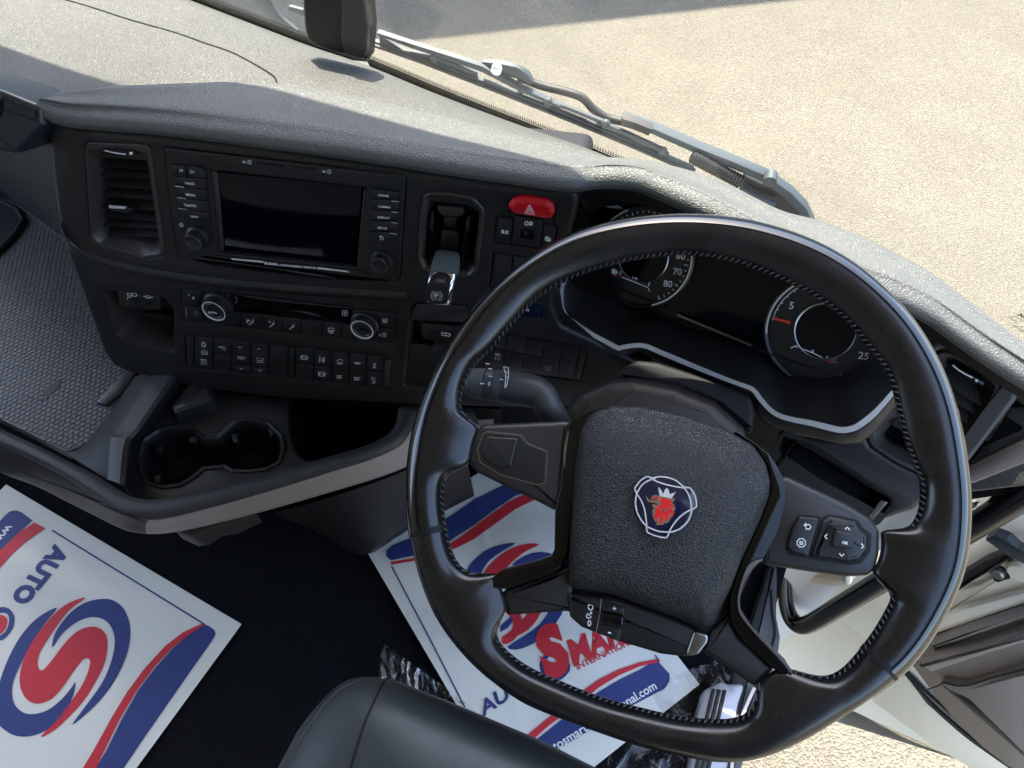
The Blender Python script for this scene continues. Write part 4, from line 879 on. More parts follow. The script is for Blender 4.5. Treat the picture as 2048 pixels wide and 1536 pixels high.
# ================================================================== STEERING WHEEL
sw = thing('steering_wheel', 'black leather steering wheel with piano black band, four spokes and shield emblem', 'steering wheel', PW.P((0, 0), -.06))
outer = [(1374, 432), (1310, 434), (1240, 443), (1151, 467), (1065, 513), (987, 577), (917, 663), (858, 769), (828, 860), (815, 950), (815, 1015), (822, 1076), (832, 1125), (846, 1172), (868, 1225), (895, 1268), (927, 1308), (965, 1345), (1010, 1380), (1056, 1409), (1135, 1440), (1238, 1477), (1300, 1496), (1363, 1510), (1430, 1522), (1500, 1519), (1565, 1498), (1628, 1466), (1715, 1411), (1795, 1352), (1840, 1303), (1872, 1254), (1905, 1190), (1927, 1125), (1936, 1040), (1934, 961), (1917, 850), (1893, 768), (1861, 700), (1814, 630), (1750, 565), (1680, 513), (1600, 474), (1510, 447), (1440, 436)]
inner = [(1398, 511), (1345, 510), (1269, 520), (1195, 538), (1128, 564), (1072, 599), (1020, 655), (982, 700), (946, 734), (926, 778), (922, 819), (935, 838), (960, 848), (948, 885), (942, 920), (934, 934), (899, 946), (886, 975), (888, 1024), (895, 1066), (907, 1111), (932, 1142), (965, 1149), (1004, 1143), (1000, 1165), (1008, 1190), (1014, 1212), (1018, 1231), (1000, 1242), (992, 1264), (1006, 1294), (1052, 1331), (1114, 1360), (1197, 1393), (1280, 1416), (1363, 1434), (1445, 1440), (1486, 1432), (1505, 1413), (1512, 1389), (1512, 1372), (1535, 1350), (1560, 1335), (1590, 1340), (1622, 1349), (1660, 1352), (1697, 1328), (1744, 1268), (1777, 1211), (1784, 1188), (1768, 1168), (1742, 1150), (1757, 1120), (1763, 1085), (1760, 1052), (1785, 1060), (1816, 1056), (1838, 1020), (1842, 967), (1830, 936), (1811, 885), (1795, 819), (1775, 748), (1736, 694), (1689, 639), (1627, 592), (1549, 553), (1471, 525)]
W0 = Vector(PW.uv((1375, 963)))
def polar(pts, N):
    q = [Vector((p.x, p.y)) for p in spline([Vector((*PW.uv(p), 0)) for p in pts], 6, True)]; out = []
    for i in range(N):
        t = 2*math.pi*i/N; d = Vector((math.cos(t), math.sin(t))); best = None
        for a_, b_ in zip(q, q[1:] + q[:1]):
            e = b_ - a_; den = d.x*e.y - d.y*e.x
            if abs(den) < 1e-12: continue
            w_ = a_ - W0; s_ = (w_.x*e.y - w_.y*e.x)/den; u_ = (w_.x*d.y - w_.y*d.x)/den
            if s_ > 0 and -1e-6 <= u_ <= 1 + 1e-6 and (best is None or s_ > best): best = s_
        out.append(best)
    for i in range(N):
        if out[i] is None: out[i] = out[i-1]
    return out
NW = 480
ro = polar(outer, NW); ri = polar(inner, NW)
def sm(a, k):
    for _ in range(k): a = [(a[i-1] + 2*a[i] + a[(i+1) % NW])/4 for i in range(NW)]
    return a
ro = sm(ro, 14); ri = sm(ri, 3); rsm = sm(ri, 1)
def wpt(i, r, h): t = 2*math.pi*i/NW; return PW.P((W0.x + r*math.cos(t), W0.y + r*math.sin(t)), h)
def ang(px): p = Vector(PW.uv(px)) - W0; return (math.atan2(p.y, p.x)/(2*math.pi)*NW) % NW
aL, aR = ang((856, 1064)), ang((1762, 1320))
TT = .0165
def wheel_rows(i0, i1, s0, s1, grow=0.0, n=40, groove=True):
    """cross-section angle s: 0 = outermost, 90 = top (towards driver), 180 = innermost"""
    rows = []; cnt = (i1 - i0) % NW or NW
    for j in range(n + 1):
        s = R_(s0 + (s1 - s0)*j/n); row = []
        for k_ in range(cnt + (0 if cnt == NW else 1)):
            i = (i0 + k_) % NW; wd = ro[i] - ri[i]; base = .0325; hw = min(wd/2, base/2 + .0)
            # superellipse: round outer half, inner half stretched over the horn
            cs, sn = math.cos(s), math.sin(s)
            if cs >= 0: r = ro[i] - hw + cs*(hw + grow)
            else: r = (ro[i] - hw) + cs*(wd - hw + grow)
            st = max(0, min(1, (wd - base)/.03)); T = TT*(1 - .35*st*max(0, -cs)**1.5)
            h = sn*(T + grow)
            row.append(wpt(i, r, h))
        rows.append(row)
    return rows
rows = wheel_rows(0, 0, 0, 360, 0, 44)
rim = grid('leather_rim', rows, M_leather, sw, True, 60)
i0 = int(aR); i1 = int(aL)
M_band = mat('piano_black_band', (.004, .004, .0045), .16, spec=.55, coat=.5, rvar=.06, vscale=9)
top_rows = wheel_rows(i0, i1, -70, 76, .0011, 22)
grid('glossy_band', top_rows, M_band, sw, False, 60)
# joints: groove beside the band and the two cross seams
gr = wheel_rows(i0, i1, 77, 81, .0003, 1); grid('band_joint', gr, M_dark, sw)
for ii in (i0, i1):
    rr = wheel_rows(ii - 1, (ii + 1) % NW, -80, 190, .0006, 30); grid('cross_seam', rr, M_dark, sw, False, 60)
# thread stitches along the inside of the rim (a few hundred tiny ones)
parts = []
def stitch_at(i, s):
    rows_ = wheel_rows(int(i), (int(i)+2) % NW, s, s + 1, .0002, 1); return rows_[0][0], rows_[0][1]
for i in range(0, NW):
    if (ro[i] - ri[i]) > .050: continue
    if (i % 4) < 0: continue
    a1_ = wheel_rows(i, (i+1) % NW, 158, 176, .0006, 2)
    p0 = a1_[0][0]; p1 = a1_[2][1]; d = (p1-p0)
    V, F = tubevf([p0, p0.lerp(p1, .5) + PW.n*.0009, p1], [.0005, .00075, .0005], 5, 1); 
    if i % 2 == 0: parts.append((V, F))
multi('stitching', parts, M_thread, sw, True, kind='stuff')
seam = wheel_rows(0, 0, 163, 166, .0002, 1)
grid('stitch_seam', seam, M_dark, sw, True)

# spokes and hub (heights are measured from the rim plane)
def pl_w(name, px, h0, h1, m, bev=.002, r=.004, parent=None, **k): return plate(name, px, PW, h0, h1, m, parent or sw, bev, r, seg=4, **k)
lp_px = z6((70, 300), (80, 220), (100, 180), (135, 145), (300, 138), (440, 132), (520, 125), (500, 300), (480, 516), (440, 512), (360, 470), (200, 395), (110, 350))
pl_w('left_spoke', lp_px, -.025, .002, M_tray, .006, .006)
pl_w('left_spoke_insert', z6((118, 255), (140, 190), (160, 178), (300, 192), (330, 228), (415, 262), (405, 392), (370, 402), (220, 360), (130, 305)), -.01, .0032, M_face2, .0012, .003)
strokes('insert_joint', [z6((118, 255), (140, 188), (162, 176), (302, 190), (334, 227), (417, 260), (407, 394), (372, 404), (218, 362), (128, 307), (118, 255))], .0010, PW, .0029, M_satin_dark, sw)
pl_w('insert_facet', z6((135, 255), (160, 195), (200, 200), (290, 205), (260, 330), (200, 330), (150, 300)), .0, .0052, M_face2, .0020, .002)
rp_px = z6((1395, 380), (1440, 365), (1560, 420), (1700, 485), (1800, 545), (1840, 600), (1838, 700), (1820, 770), (1790, 795), (1700, 800), (1550, 780), (1330, 745), (1330, 560))
pl_w('right_spoke', rp_px, -.025, .002, M_tray, .006, .006)
pod = pl_w('button_pod', z6((1490, 530), (1570, 536), (1585, 545), (1620, 528), (1740, 552), (1765, 590), (1800, 615), (1795, 690), (1755, 740), (1700, 748), (1450, 705), (1432, 680), (1450, 600)), -.005, .0028, M_dark, .0006, .002)
bb = pl_w('button', z6((1490, 540), (1575, 548), (1528, 710), (1460, 690), (1440, 670), (1462, 590)), .0, .0062, M_face2, .0015, .002)
strokes('lettering', [z6((1512, 577), (1532, 574), (1540, 583), (1534, 594), (1516, 592)), z6((1520, 568), (1511, 577), (1520, 586))], .0008, PW, .0066, M_white, bb)
strokes('lettering', [z6(*[(1499 + (17 + 3*(i % 2))*math.cos(i*.3927), 652 + (17 + 3*(i % 2))*math.sin(i*.3927)) for i in range(17)]), z6((1491, 646), (1507, 648)), z6((1490, 652), (1508, 654)), z6((1490, 658), (1506, 660))], .0006, PW, .0066, M_white, bb)
bq = z6((1590, 560), (1622, 536), (1738, 560), (1760, 595), (1792, 620), (1787, 685), (1750, 732), (1700, 740), (1540, 715), (1565, 640))
V, F = prism(rnd(ccw(PW.uvs(bq, .006)), .002), PW, 0, .0062, .0050, (), None, 3); dp = link('direction_pad', V, F, M_face2, sw, 25)
ok = pl_w('ok_button', z6((1645, 598), (1725, 615), (1720, 680), (1630, 668)), .004, .0088, M_face2, .0014, .002); text('OK', *z6((1672, 655), (1699, 660)), PW, .0092, M_white, ok, .03)
for x, y, d in ((1696, 590, (0, -1)), (1671, 704, (0, 1)), (1604, 625, (-1, 0)), (1760, 666, (1, 0))):
    k_ = [(-10, 6), (0, -5), (10, 6)] if d == (0, -1) else [(-10, -6), (0, 5), (10, -6)] if d == (0, 1) else [(5, -10), (-5, 0), (5, 10)] if d == (-1, 0) else [(-5, -10), (5, 0), (-5, 10)]
    strokes('lettering', [z6(*[(x+a_, y+b_ + a_*.15) for a_, b_ in k_])], .0008, PW, .0066, M_white, dp)
# glossy black frame bars either side of the pad and along the lower spokes
fl = z6((680, 62), (600, 85), (520, 128), (498, 180), (484, 260), (470, 420), (448, 520), (445, 680), (430, 712), (330, 745), (215, 772), (160, 818), (185, 845), (240, 850), (420, 790), (470, 750), (500, 700), (512, 600), (530, 400), (548, 230), (590, 130))
V, F = prism(rnd(ccw(PW.uvs(fl, .006)), .0012), PW, -.02, .006, .0009, (), None, 3); link('piano_black_trim', V, F, M_gloss, sw, 40)
fr = z6((1195, 165), (1290, 215), (1360, 270), (1400, 330), (1434, 400), (1432, 470), (1400, 600), (1345, 705), (1330, 725), (1262, 800), (1235, 880), (1240, 935), (1290, 1010), (1430, 1150), (1460, 1205), (1430, 1218), (1380, 1190), (1250, 1070), (1205, 1000), (1190, 930), (1200, 860), (1250, 720), (1325, 560), (1372, 430), (1362, 330), (1310, 248))
V, F = prism(rnd(ccw(PW.uvs(fr, .006)), .0012), PW, -.02, .006, .0009, (), None, 3); link('piano_black_trim', V, F, M_gloss, sw, 40)
strip3('silver_edge', z6((1335, 722), (1290, 745), (1262, 790), (1240, 850), (1232, 910), (1245, 960), (1300, 1030), (1380, 1110), (1430, 1165), (1458, 1204)), [.0015, .004, .0022, .0018, .0018, .0018, .0018, .0020, .0022, .002], .0075, M_satin_dark, sw, pl=PW, thick=.003)
strip3('silver_edge', z6((505, 175), (492, 250), (488, 330)), [.001, .0022, .001], .0072, M_satin_dark, sw, pl=PW, thick=.002)
pl_w('lower_spoke', z6((218, 870), (240, 850), (420, 795), (480, 755), (520, 760), (530, 950), (490, 946), (245, 963), (232, 930)), -.03, -.002, M_tray, .004, .003)
pl_w('lower_spoke', z6((1120, 1020), (1195, 950), (1230, 1050), (1300, 1110), (1385, 1190), (1340, 1250), (1300, 1268), (1200, 1200), (1075, 1120), (1100, 1060)), -.03, -.002, M_tray, .004, .003)
hubq = z6((510, 200), (560, 90), (700, 60), (1000, 105), (1250, 200), (1390, 330), (1400, 480), (1300, 760), (1200, 980), (1110, 1060), (900, 1000), (520, 900), (470, 760), (500, 400))
V, F = prism(rnd(ccw(PW.uvs(hubq, -.004)), .01), PW, -.075, -.006, .004, (), None, 3); link('hub_base', V, F, M_dark, sw, 40)
# control strip under the pad
cs = z6((497, 870), (520, 868), (700, 880), (950, 970), (1105, 1045), (1098, 1080), (1060, 1130), (1000, 1142), (900, 1130), (700, 1070), (560, 1015), (510, 970))
V, F = prism(rnd(ccw(PW.uvs(cs, .002)), .004), PW, -.03, .002, .005, (), None, 4); stp = link('control_strip', V, F, M_face2, sw, 40)
pl_w('silver_corner', z6((1042, 1025), (1106, 1048), (1098, 1082), (1060, 1128), (1002, 1140), (1020, 1090)), -.01, .0040, M_satin_dark, .002, .003)
pl_w('rocker', z6((648, 945), (742, 965), (738, 1010), (645, 990)), .0, .0060, M_gloss, .002, .002, stp)
pl_w('rocker', z6((655, 900), (745, 928), (742, 962), (650, 942)), .0, .0036, M_face2, .001, .001, stp); pl_w('rocker', z6((640, 1000), (732, 1018), (722, 1070), (632, 1040)), .0, .0036, M_face2, .001, .001, stp)
strokes('strip_joint', [z6((645, 890), (640, 950), (622, 1042))], .0006, PW, .0024, M_grey, stp)
text('+', *z6((692, 942), (708, 945)), PW, .0041, M_white, stp); text('-', *z6((672, 1046), (686, 1049)), PW, .0041, M_white, stp); text('0', *z6((585, 1006), (601, 1009)), PW, .0026, M_white, stp, .01)
strokes('lettering', [z6(*arcpx(600, 928, 10, -60, 200, 10)), z6((588, 922), (592, 916), (600, 918)), z6(*arcpx(592, 964, 10, 0, 270, 12)), z6((592, 964), (602, 950)), z6((598, 948), (604, 946), (604, 956))], .0008, PW, .0026, M_white, stp)
# airbag pad: domed leather cushion
pq = z6((552, 180), (580, 120), (620, 85), (690, 62), (800, 64), (1000, 105), (1190, 168), (1300, 235), (1352, 310), (1372, 390), (1366, 450), (1325, 560), (1250, 720), (1205, 840), (1118, 1026), (1000, 988), (860, 940), (700, 880), (600, 860), (504, 848), (506, 700), (518, 500), (532, 320))
q = resample([Vector((*p, 0)) for p in rnd(ccw(PW.uvs(pq, .01)), .008, 6)], 200, True); q = [(p.x, p.y) for p in q]
cx = sum(p[0] for p in q)/200; cy = sum(p[1] for p in q)/200
rows = []
def dome(x, y): # crown of the cushion: highest ridge across the middle, falling to the far edge
    return 0
prof = [(0, -.01), (0, .003), (.010, .0085), (.035, .0135), (.08, .0185), (.16, .0235), (.28, .0265), (.45, .0285), (.65, .0295), (.85, .0300), (1.0, .0302)]
ymin = min(p[1] for p in q); ymax = max(p[1] for p in q)
for t, h in prof:
    row = []
    for p in q:
        x = p[0]*(1-t) + cx*t; y = p[1]*(1-t) + cy*t; f = (y - ymin)/(ymax - ymin)
        hh_ = h
        if h > .003:
            fold = .012*max(0, f - .70)/.30      # top third slopes away towards the windscreen
            hh_ = h - fold*min(1, t/.1) + .001*math.sin(f*3)
        row.append(PW.P((x, y), hh_))
    rows.append(row)
padw = grid('airbag_pad', rows, M_pad, sw, True, 70)
HP = .0305
# emblem: shield ring with three cut corners, crowned red beast head
eq = zm(1230, 920, 8.535)((335, 490), (380, 420), (450, 340), (550, 275), (605, 290), (680, 288), (800, 282), (920, 300), (1030, 340), (1130, 418), (1200, 462), (1284, 468), (1335, 540), (1380, 640), (1402, 797), (1318, 862), (1300, 930), (1255, 1040), (1170, 1132), (1070, 1202), (935, 1247), (884, 1332), (780, 1325), (640, 1282), (543, 1236), (526, 1130), (436, 1020), (366, 880), (343, 740), (352, 640), (368, 578))
V, F = prism(ccw(PW.uvs(eq, HP + .002)), PW, HP - .004, HP + .002, .0008, (), None, 2)
emb = link('emblem_base', V, F, M_emb, sw, 40)
zQ = zm(1230, 920, 8.535)
hr = HP + .0022
ls_ = lambda *p: zQ(*[(v.x, v.y) for v in spline([Vector((*q_, 0)) for q_ in p], 5)])
def sline(pts, wd=.0011, h=hr, m=M_chrome, closed=False):
    return strip3("silver_line", pts, wd, h + .0006, M_satin, emb, pl=PW, thick=.001)
for seg in (((335, 490), (380, 420), (450, 340), (550, 280)), ((550, 280), (605, 296), (640, 305)), ((640, 305), (720, 290), (800, 286), (920, 304), (1030, 345), (1130, 420), (1190, 462)), ((1190, 466), (1280, 474)),
            ((1280, 474), (1330, 540), (1375, 640), (1395, 795)), ((1395, 795), (1312, 855)), ((1312, 850), (1295, 930), (1250, 1035), (1170, 1125), (1070, 1195), (930, 1238)), ((930, 1240), (882, 1325)), ((882, 1325), (780, 1318), (640, 1275), (548, 1230)),
            ((548, 1230), (532, 1130)), ((532, 1130), (445, 1020), (375, 880), (350, 740), (358, 640), (372, 570)), ((372, 575), (335, 490)),
            ((372, 570), (450, 440), (540, 368), (640, 325), (700, 315)), ((600, 305), (700, 360), (850, 412), (1000, 447), (1180, 478)), ((1130, 425), (1200, 500), (1260, 600), (1296, 720), (1305, 840)),
            ((375, 580), (440, 680), (492, 800), (522, 950), (540, 1100), (545, 1190)), ((530, 1125), (620, 1172), (750, 1218), (880, 1230), (935, 1238)), ((1305, 845), (1200, 900), (1100, 980), (1020, 1070), (960, 1160), (915, 1240))):
    sline(ls_(*seg) if len(seg) > 2 else zQ(*seg))
def flat_poly(name, px, h, m, parent):
    q = ccw(PW.uvs(px, h)); t = tessellate_polygon([[Vector((*p, 0)) for p in q]])
    F = [f if (Vector((*q[f[1]], 0)) - Vector((*q[f[0]], 0))).cross(Vector((*q[f[2]], 0)) - Vector((*q[f[0]], 0))).z > 0 else (f[0], f[2], f[1]) for f in t]
    return link(name, [PW.P(p, h) for p in q], F, m, parent)
flat_poly('head_outline', zQ((528, 612), (575, 672), (640, 688), (700, 688), (745, 715), (700, 670), (612, 665), (645, 605), (700, 592), (750, 612), (850, 632), (930, 648), (1032, 655), (1000, 712), (972, 722), (1015, 770), (1034, 830), (1020, 862), (1008, 850), (1015, 900), (965, 992), (945, 975), (938, 1030), (882, 1082), (845, 1075), (830, 1105), (700, 1112), (722, 1060), (728, 1020), (700, 1070), (655, 985), (640, 905), (660, 890), (630, 892), (645, 840), (680, 815), (632, 795), (640, 752), (700, 765), (750, 755), (715, 740), (650, 728), (580, 718), (545, 690)), hr, M_chrome, emb)
flat_poly('griffin_head', zQ((642, 656), (665, 620), (710, 613), (745, 640), (762, 684), (800, 662), (780, 640), (900, 668), (940, 680), (1000, 672), (950, 700), (960, 740), (1000, 790), (1012, 832), (960, 795), (962, 830), (1002, 870), (1000, 930), (970, 965), (950, 905), (930, 930), (925, 1000), (880, 1055), (860, 1010), (832, 950), (820, 1030), (800, 1085), (742, 1092), (760, 1020), (765, 965), (730, 985), (702, 1045), (675, 980), (672, 910), (720, 872), (658, 868), (700, 822), (790, 806), (690, 796), (655, 782), (790, 772), (790, 730), (740, 672), (690, 650)), hr + .0004, mat('emblem_red', (.75, .015, .02), .25, coat=.4), emb)
flat_poly('red_tongue', zQ((556, 655), (600, 690), (680, 705), (720, 712), (640, 706), (585, 696)), hr + .0004, MATS['emblem_red'], emb)
strokes('feather_line', [zQ((780, 858), (810, 830), (800, 862), (840, 826), (838, 865), (870, 830)), zQ((880, 890), (920, 850), (938, 780)), zQ((806, 720), (830, 752)), zQ((820, 890), (860, 880), (880, 840))], .0006, PW, hr + .0007, M_chrome, emb)
flat_poly('crown', zQ((735, 455), (762, 618), (860, 632), (965, 658), (1042, 538), (1005, 562), (965, 572), (942, 592), (925, 550), (910, 500), (885, 478), (858, 500), (835, 545), (815, 582), (795, 520), (765, 490)), hr + .0004, M_satin, emb)
strokes('recess_ring', [z6((780, 455), (776, 430), (795, 395), (838, 355), (850, 368)), z6((1000, 398), (1032, 412), (1048, 440), (1062, 490), (1050, 540)), z6((836, 600), (842, 630), (905, 642), (950, 628))], .0010, PW, HP - .0001, M_thread, sw)

# ================================================================== LOWER TRAY, CUP HOLDERS, SHELF
PT = Pl((-.5, .3, -.86), (1, 0, 0), (0, 0, 1))
PTr = Pl((-.5, .3, -.815), (1, 0, 0), (0, 0, 1))
tray = thing('centre_tray', 'dark plastic tray with raised padded rim and warm bounce-tinted side, below the console', 'storage tray', E(-.5, .3, -.9))
def zr(px, z): return [onZ(x, y, z) for x, y in px]
o_px = zF((-260, 230), (-120, 285), (0, 345), (130, 405), (240, 465), (340, 530), (430, 590), (480, 608), (530, 613), (590, 610), (700, 586), (900, 532), (1100, 472), (1240, 428), (1340, 398), (1420, 366), (1475, 334), (1510, 285), (1540, 250), (1640, 240), (1760, 262))
i_px = zF((-260, 170), (-120, 225), (0, 285), (130, 345), (240, 400), (340, 450), (420, 500), (470, 528), (520, 543), (580, 543), (680, 528), (880, 480), (1060, 428), (1220, 384), (1310, 358), (1380, 330), (1430, 300), (1455, 260), (1470, 200), (1560, 160), (1700, 170))
b_px = zF((-260, 330), (-120, 385), (0, 450), (130, 500), (240, 555), (340, 605), (430, 650), (480, 668), (540, 676), (610, 674), (720, 655), (900, 612), (1100, 556), (1240, 515), (1350, 482), (1430, 455), (1500, 425), (1560, 380), (1620, 330), (1700, 300), (1800, 320))
ro_ = zr(o_px, -.815); ri_ = zr(i_px, -.815); rb_ = zr(b_px, -.88)
u3 = Vector((0, 0, 1))
mid = [a.lerp(b, .5) for a, b in zip(ro_, ri_)]
loft('rim', [[p - u3*.04 for p in ri_], [p - u3*.006 for p in ri_], [a.lerp(b, .15) for a, b in zip(ri_, ro_)], [m_ + u3*.003 for m_ in mid], [a.lerp(b, .82) + u3*.001 for a, b in zip(ri_, ro_)], [p - u3*.008 for p in ro_], [p - u3*.011 - (p-m_).normalized()*.003 for p, m_ in zip(ro_, mid)]], M_rimsoft, tray, 4, 4, flip=False)
loft('side_trim', [[p - u3*.0095 - (p-m_).normalized()*.002 for p, m_ in zip(ro_, mid)][8:], [p - u3*.011 for p in ro_][8:], [a.lerp(b, .5) - u3*.0 for a, b in zip(ro_, rb_)][8:], rb_[8:], [p + Vector((0, .012, -.003)) for p in rb_][8:], [p + Vector((0, .02, .02)) for p in rb_][8:]], M_bounce_trim, tray, 4, 3)
loft('side_panel', [[p - u3*.0095 - (p-m_).normalized()*.002 for p, m_ in zip(ro_, mid)][:9], [p - u3*.011 for p in ro_][:9], [a.lerp(b, .5) for a, b in zip(ro_, rb_)][:9], rb_[:9], [p + Vector((0, .012, -.01)) for p in rb_][:9], [p + Vector((0, .03, -.01)) for p in rb_][:9]], M_tray, tray, 4, 3)
tube('side_panel_joint', [a.lerp(b, t) + (a-b).normalized()*.0015 for a, b, t in zip(ro_[1:9], rb_[1:9], (.55, .6, .65, .5, .3, .1, .05, .3))], .0012, M_dark, tray, 6, 3)
# cup holder plate with double-lobed opening and deep bin
cup_o = zF((520, 385), (535, 335), (590, 298), (650, 285), (705, 292), (745, 330), (800, 328), (835, 295), (865, 268), (915, 258), (985, 275), (1030, 320), (1036, 365), (1020, 410), (980, 432), (915, 440), (860, 440), (830, 422), (745, 430), (710, 462), (660, 492), (600, 498), (545, 482), (524, 440))
bin_o = zF((1060, 190), (1120, 130), (1540, 150), (1500, 250), (1460, 290), (1400, 330), (1250, 380), (1130, 408), (1090, 380), (1065, 300))
pl_o = zF((455, 520), (470, 350), (620, 200), (700, 90), (1580, 100), (1560, 230), (1490, 320), (1380, 362), (1220, 410), (1060, 452), (880, 500), (660, 552), (540, 566))
cu = rnd(ccw(PT.uvs(cup_o, .004)), .004, 3); bi = rnd(ccw(PT.uvs(bin_o, .004)), .010, 3)
V, F = prism(ccw(PT.uvs(pl_o, .004)), PT, -.012, .004, .003, [cu, bi], -.010, 4); link('cup_plate', V, F, M_tray, tray, 40)
ring_between('cup_lip', cu, PT, [(-.006, .0035), (-.005, .0065), (-.002, .0075), (.0, .006), (.002, .000), (.0025, -.008)], M_tray, tray)
tub('cup_well', inset(cu, .002), PT, -.065, -.006, M_matte, tray, taper=.006)
tub('deep_bin', bi, PT, -.16, -.006, M_dark, tray, taper=.006)
for c_, r in ((zF((640, 410))[0], .030), (zF((940, 370))[0], .027)):
    lathe('cup_ring', PT.uv(c_, -.06), PT, [(r, -.064), (r, -.058), (r - .002, -.0575), (r - .003, -.062)], M_matte, tray, 40)
for p in (zF((560, 345), (600, 378)), zF((690, 320), (725, 340)), zF((850, 308), (875, 340)), zF((985, 290), (1005, 315)), zF((560, 462), (590, 486))):
    plate('cup_clip', [p[0], (p[1][0], p[0][1] - 4), p[1], (p[0][0] + 4, p[1][1])], PT, -.03, .001, M_face2, tray, .002)
# raised divider between shelf and cup tray
L1 = zr(zF((545, 40), (470, 140), (390, 262), (330, 380), (240, 390)), -.86)
pA = zF((470, 130), (400, 215), (345, 330), (245, 380)); 
rows = [zr(zF((490, 100), (395, 240), (300, 355), (238, 378)), -.858), zr(zF((560, 78), (420, 290), (400, 330), (385, 470)), -.825), zr(zF((600, 82), (455, 290), (410, 330), (395, 475)), -.818), zr(zF((655, 90), (520, 285), (478, 345), (458, 500)), -.818), zr(zF((700, 110), (545, 300), (495, 350), (470, 520)), -.856)]
loft('divider', rows, M_tray, tray, 6, 3, smooth=30)
# back of the tray under the console
Bk = [(300, 738), (380, 776), (480, 790), (600, 802), (820, 812), (1000, 818)]
rows = [[PF.px(p, -.004) for p in Bk], [PF.px(p, -.03) + Vector((0, .01, .0)) for p in Bk], [PF.px(p, -.05) + Vector((0, .0, -.10)) for p in Bk]]
loft('console_underside', rows, M_dark, dash, 3, 2)
plate('inner_step', zF((620, 205), (700, 110), (770, 120), (780, 175), (740, 200), (640, 235)), PT, .0, .03, M_tray, tray, .006, r=.004)

# honeycomb rubber shelf in front of the passenger seat
sf = thing('passenger_shelf', 'flat shelf lined with grey honeycomb rubber, left of the centre console', 'shelf', E(-.95, .4, -.87))
s_px = [(-300, 250), (-60, 338), (0, 372), (60, 400), (120, 430), (320, 600), (330, 735), (250, 800), (213, 852), (190, 882), (130, 905), (60, 868), (0, 838), (-300, 690)]
q = ccw(PT.uvs(s_px, -.002)); V, F = prism(q, PT, -.02, -.002, .001); link('rubber_mat', V, F, M_mesh, sf, 30)
def inpoly(p, q):
    c_ = False
    for (x0, y0), (x1, y1) in zip(q, q[1:] + q[:1]):
        if (y0 > p[1]) != (y1 > p[1]) and p[0] < (x1-x0)*(p[1]-y0)/(y1-y0) + x0: c_ = not c_
    return c_
hexq = inset(ccw(PT.uvs(s_px, -.002)), .003); oval = ccw(PT.uvs([(-170, 470), (-60, 385), (0, 388), (42, 408), (60, 438), (38, 476), (4, 508), (-80, 570)], 0)); pitch = .0082; V = []; F = []
x0_ = min(p[0] for p in hexq); y0_ = min(p[1] for p in hexq); nx_ = int((max(p[0] for p in hexq) - x0_)/pitch) + 1; ny_ = int((max(p[1] for p in hexq) - y0_)/(pitch*.866)) + 1
for j in range(ny_):
    for i in range(nx_):
        c_ = (x0_ + (i + .5*(j % 2))*pitch, y0_ + j*pitch*.866)
        if not inpoly(c_, hexq) or inpoly(c_, oval): continue
        b_ = len(V); r_ = pitch*.52
        for rr_, h_ in ((r_, -.0022), (r_*.84, -.0009)): V += [PT.P((c_[0] + rr_*math.cos(R_(30 + 60*k_)), c_[1] + rr_*math.sin(R_(30 + 60*k_))), h_) for k_ in range(6)]
        F += [(b_+k_, b_+(k_+1) % 6, b_+6+(k_+1) % 6, b_+6+k_) for k_ in range(6)] + [tuple(b_+6+k_ for k_ in range(6))]
link('honeycomb_studs', V, F, M_mesh, sf, kind='stuff')
rr = rnd(ccw(PT.uvs([(-160, 480), (-60, 395), (0, 398), (36, 414), (50, 438), (30, 470), (0, 500), (-80, 560), (-150, 560)], .006)), .012)
ring_between('cup_ring', rr, PT, [(-.002, -.002), (0, .006), (.003, .008), (.006, .0075), (.008, .003), (.009, -.06)], M_face2, sf)
link('cup_well', [PT.P(p, .0) for p in inset(rr, .0085)], [tuple(range(len(rr)))], M_dark, sf)
M_ledge = M_face2
plate('front_ledge', zE((-300, 400), (0, 490), (100, 535), (215, 590), (270, 640), (262, 668), (180, 620), (110, 585), (0, 560), (-300, 500)), PT, -.0, .022, M_face2, sf, .004, r=.004)
strokes('ledge_joint', [zE((100, 545), (200, 600), (240, 622), (246, 640))], .0012, PT, .0225, M_dark, sf)
plate('scuff', zF((96, 172), (130, 175), (155, 178), (165, 150), (215, 105), (232, 104), (212, 140), (170, 180), (148, 186), (120, 178)), PT, -.0024, -.0004, mat('scuff_dark', (.012, .013, .013), .5), sf, .0)
plate('side_flap', zF((350, 190), (470, 60), (500, 45), (520, 60), (440, 160), (385, 200)), PT, -.002, .006, M_inner, sf, .003)
# glossy grab element at the far left of the dashboard
PL = Pl((-.67, .43, -.50), (.92, .38, 0), (.30, -.80, .45))
gb = thing('dash_grab_handle', 'dark glossy blue-black grab handle at the far left edge of the dashboard', 'handle', PL.px((20, 250), -.05))
M_gloss2 = mat('blue_black_gloss', (.012, .018, .024), .28, spec=.6)
plate('handle', zE((-400, -60), (0, 50), (110, 95), (222, 138), (228, 235), (95, 375), (60, 382), (0, 370), (-400, 330)), PL, -.08, .0, M_gloss2, gb, .008, r=.004, seg=5)
plate('oval_button', zE((-60, 60), (-10, 72), (8, 100), (8, 160), (-5, 190), (-60, 190)), PL, -.01, .004, M_gloss, gb, .003, r=.003)

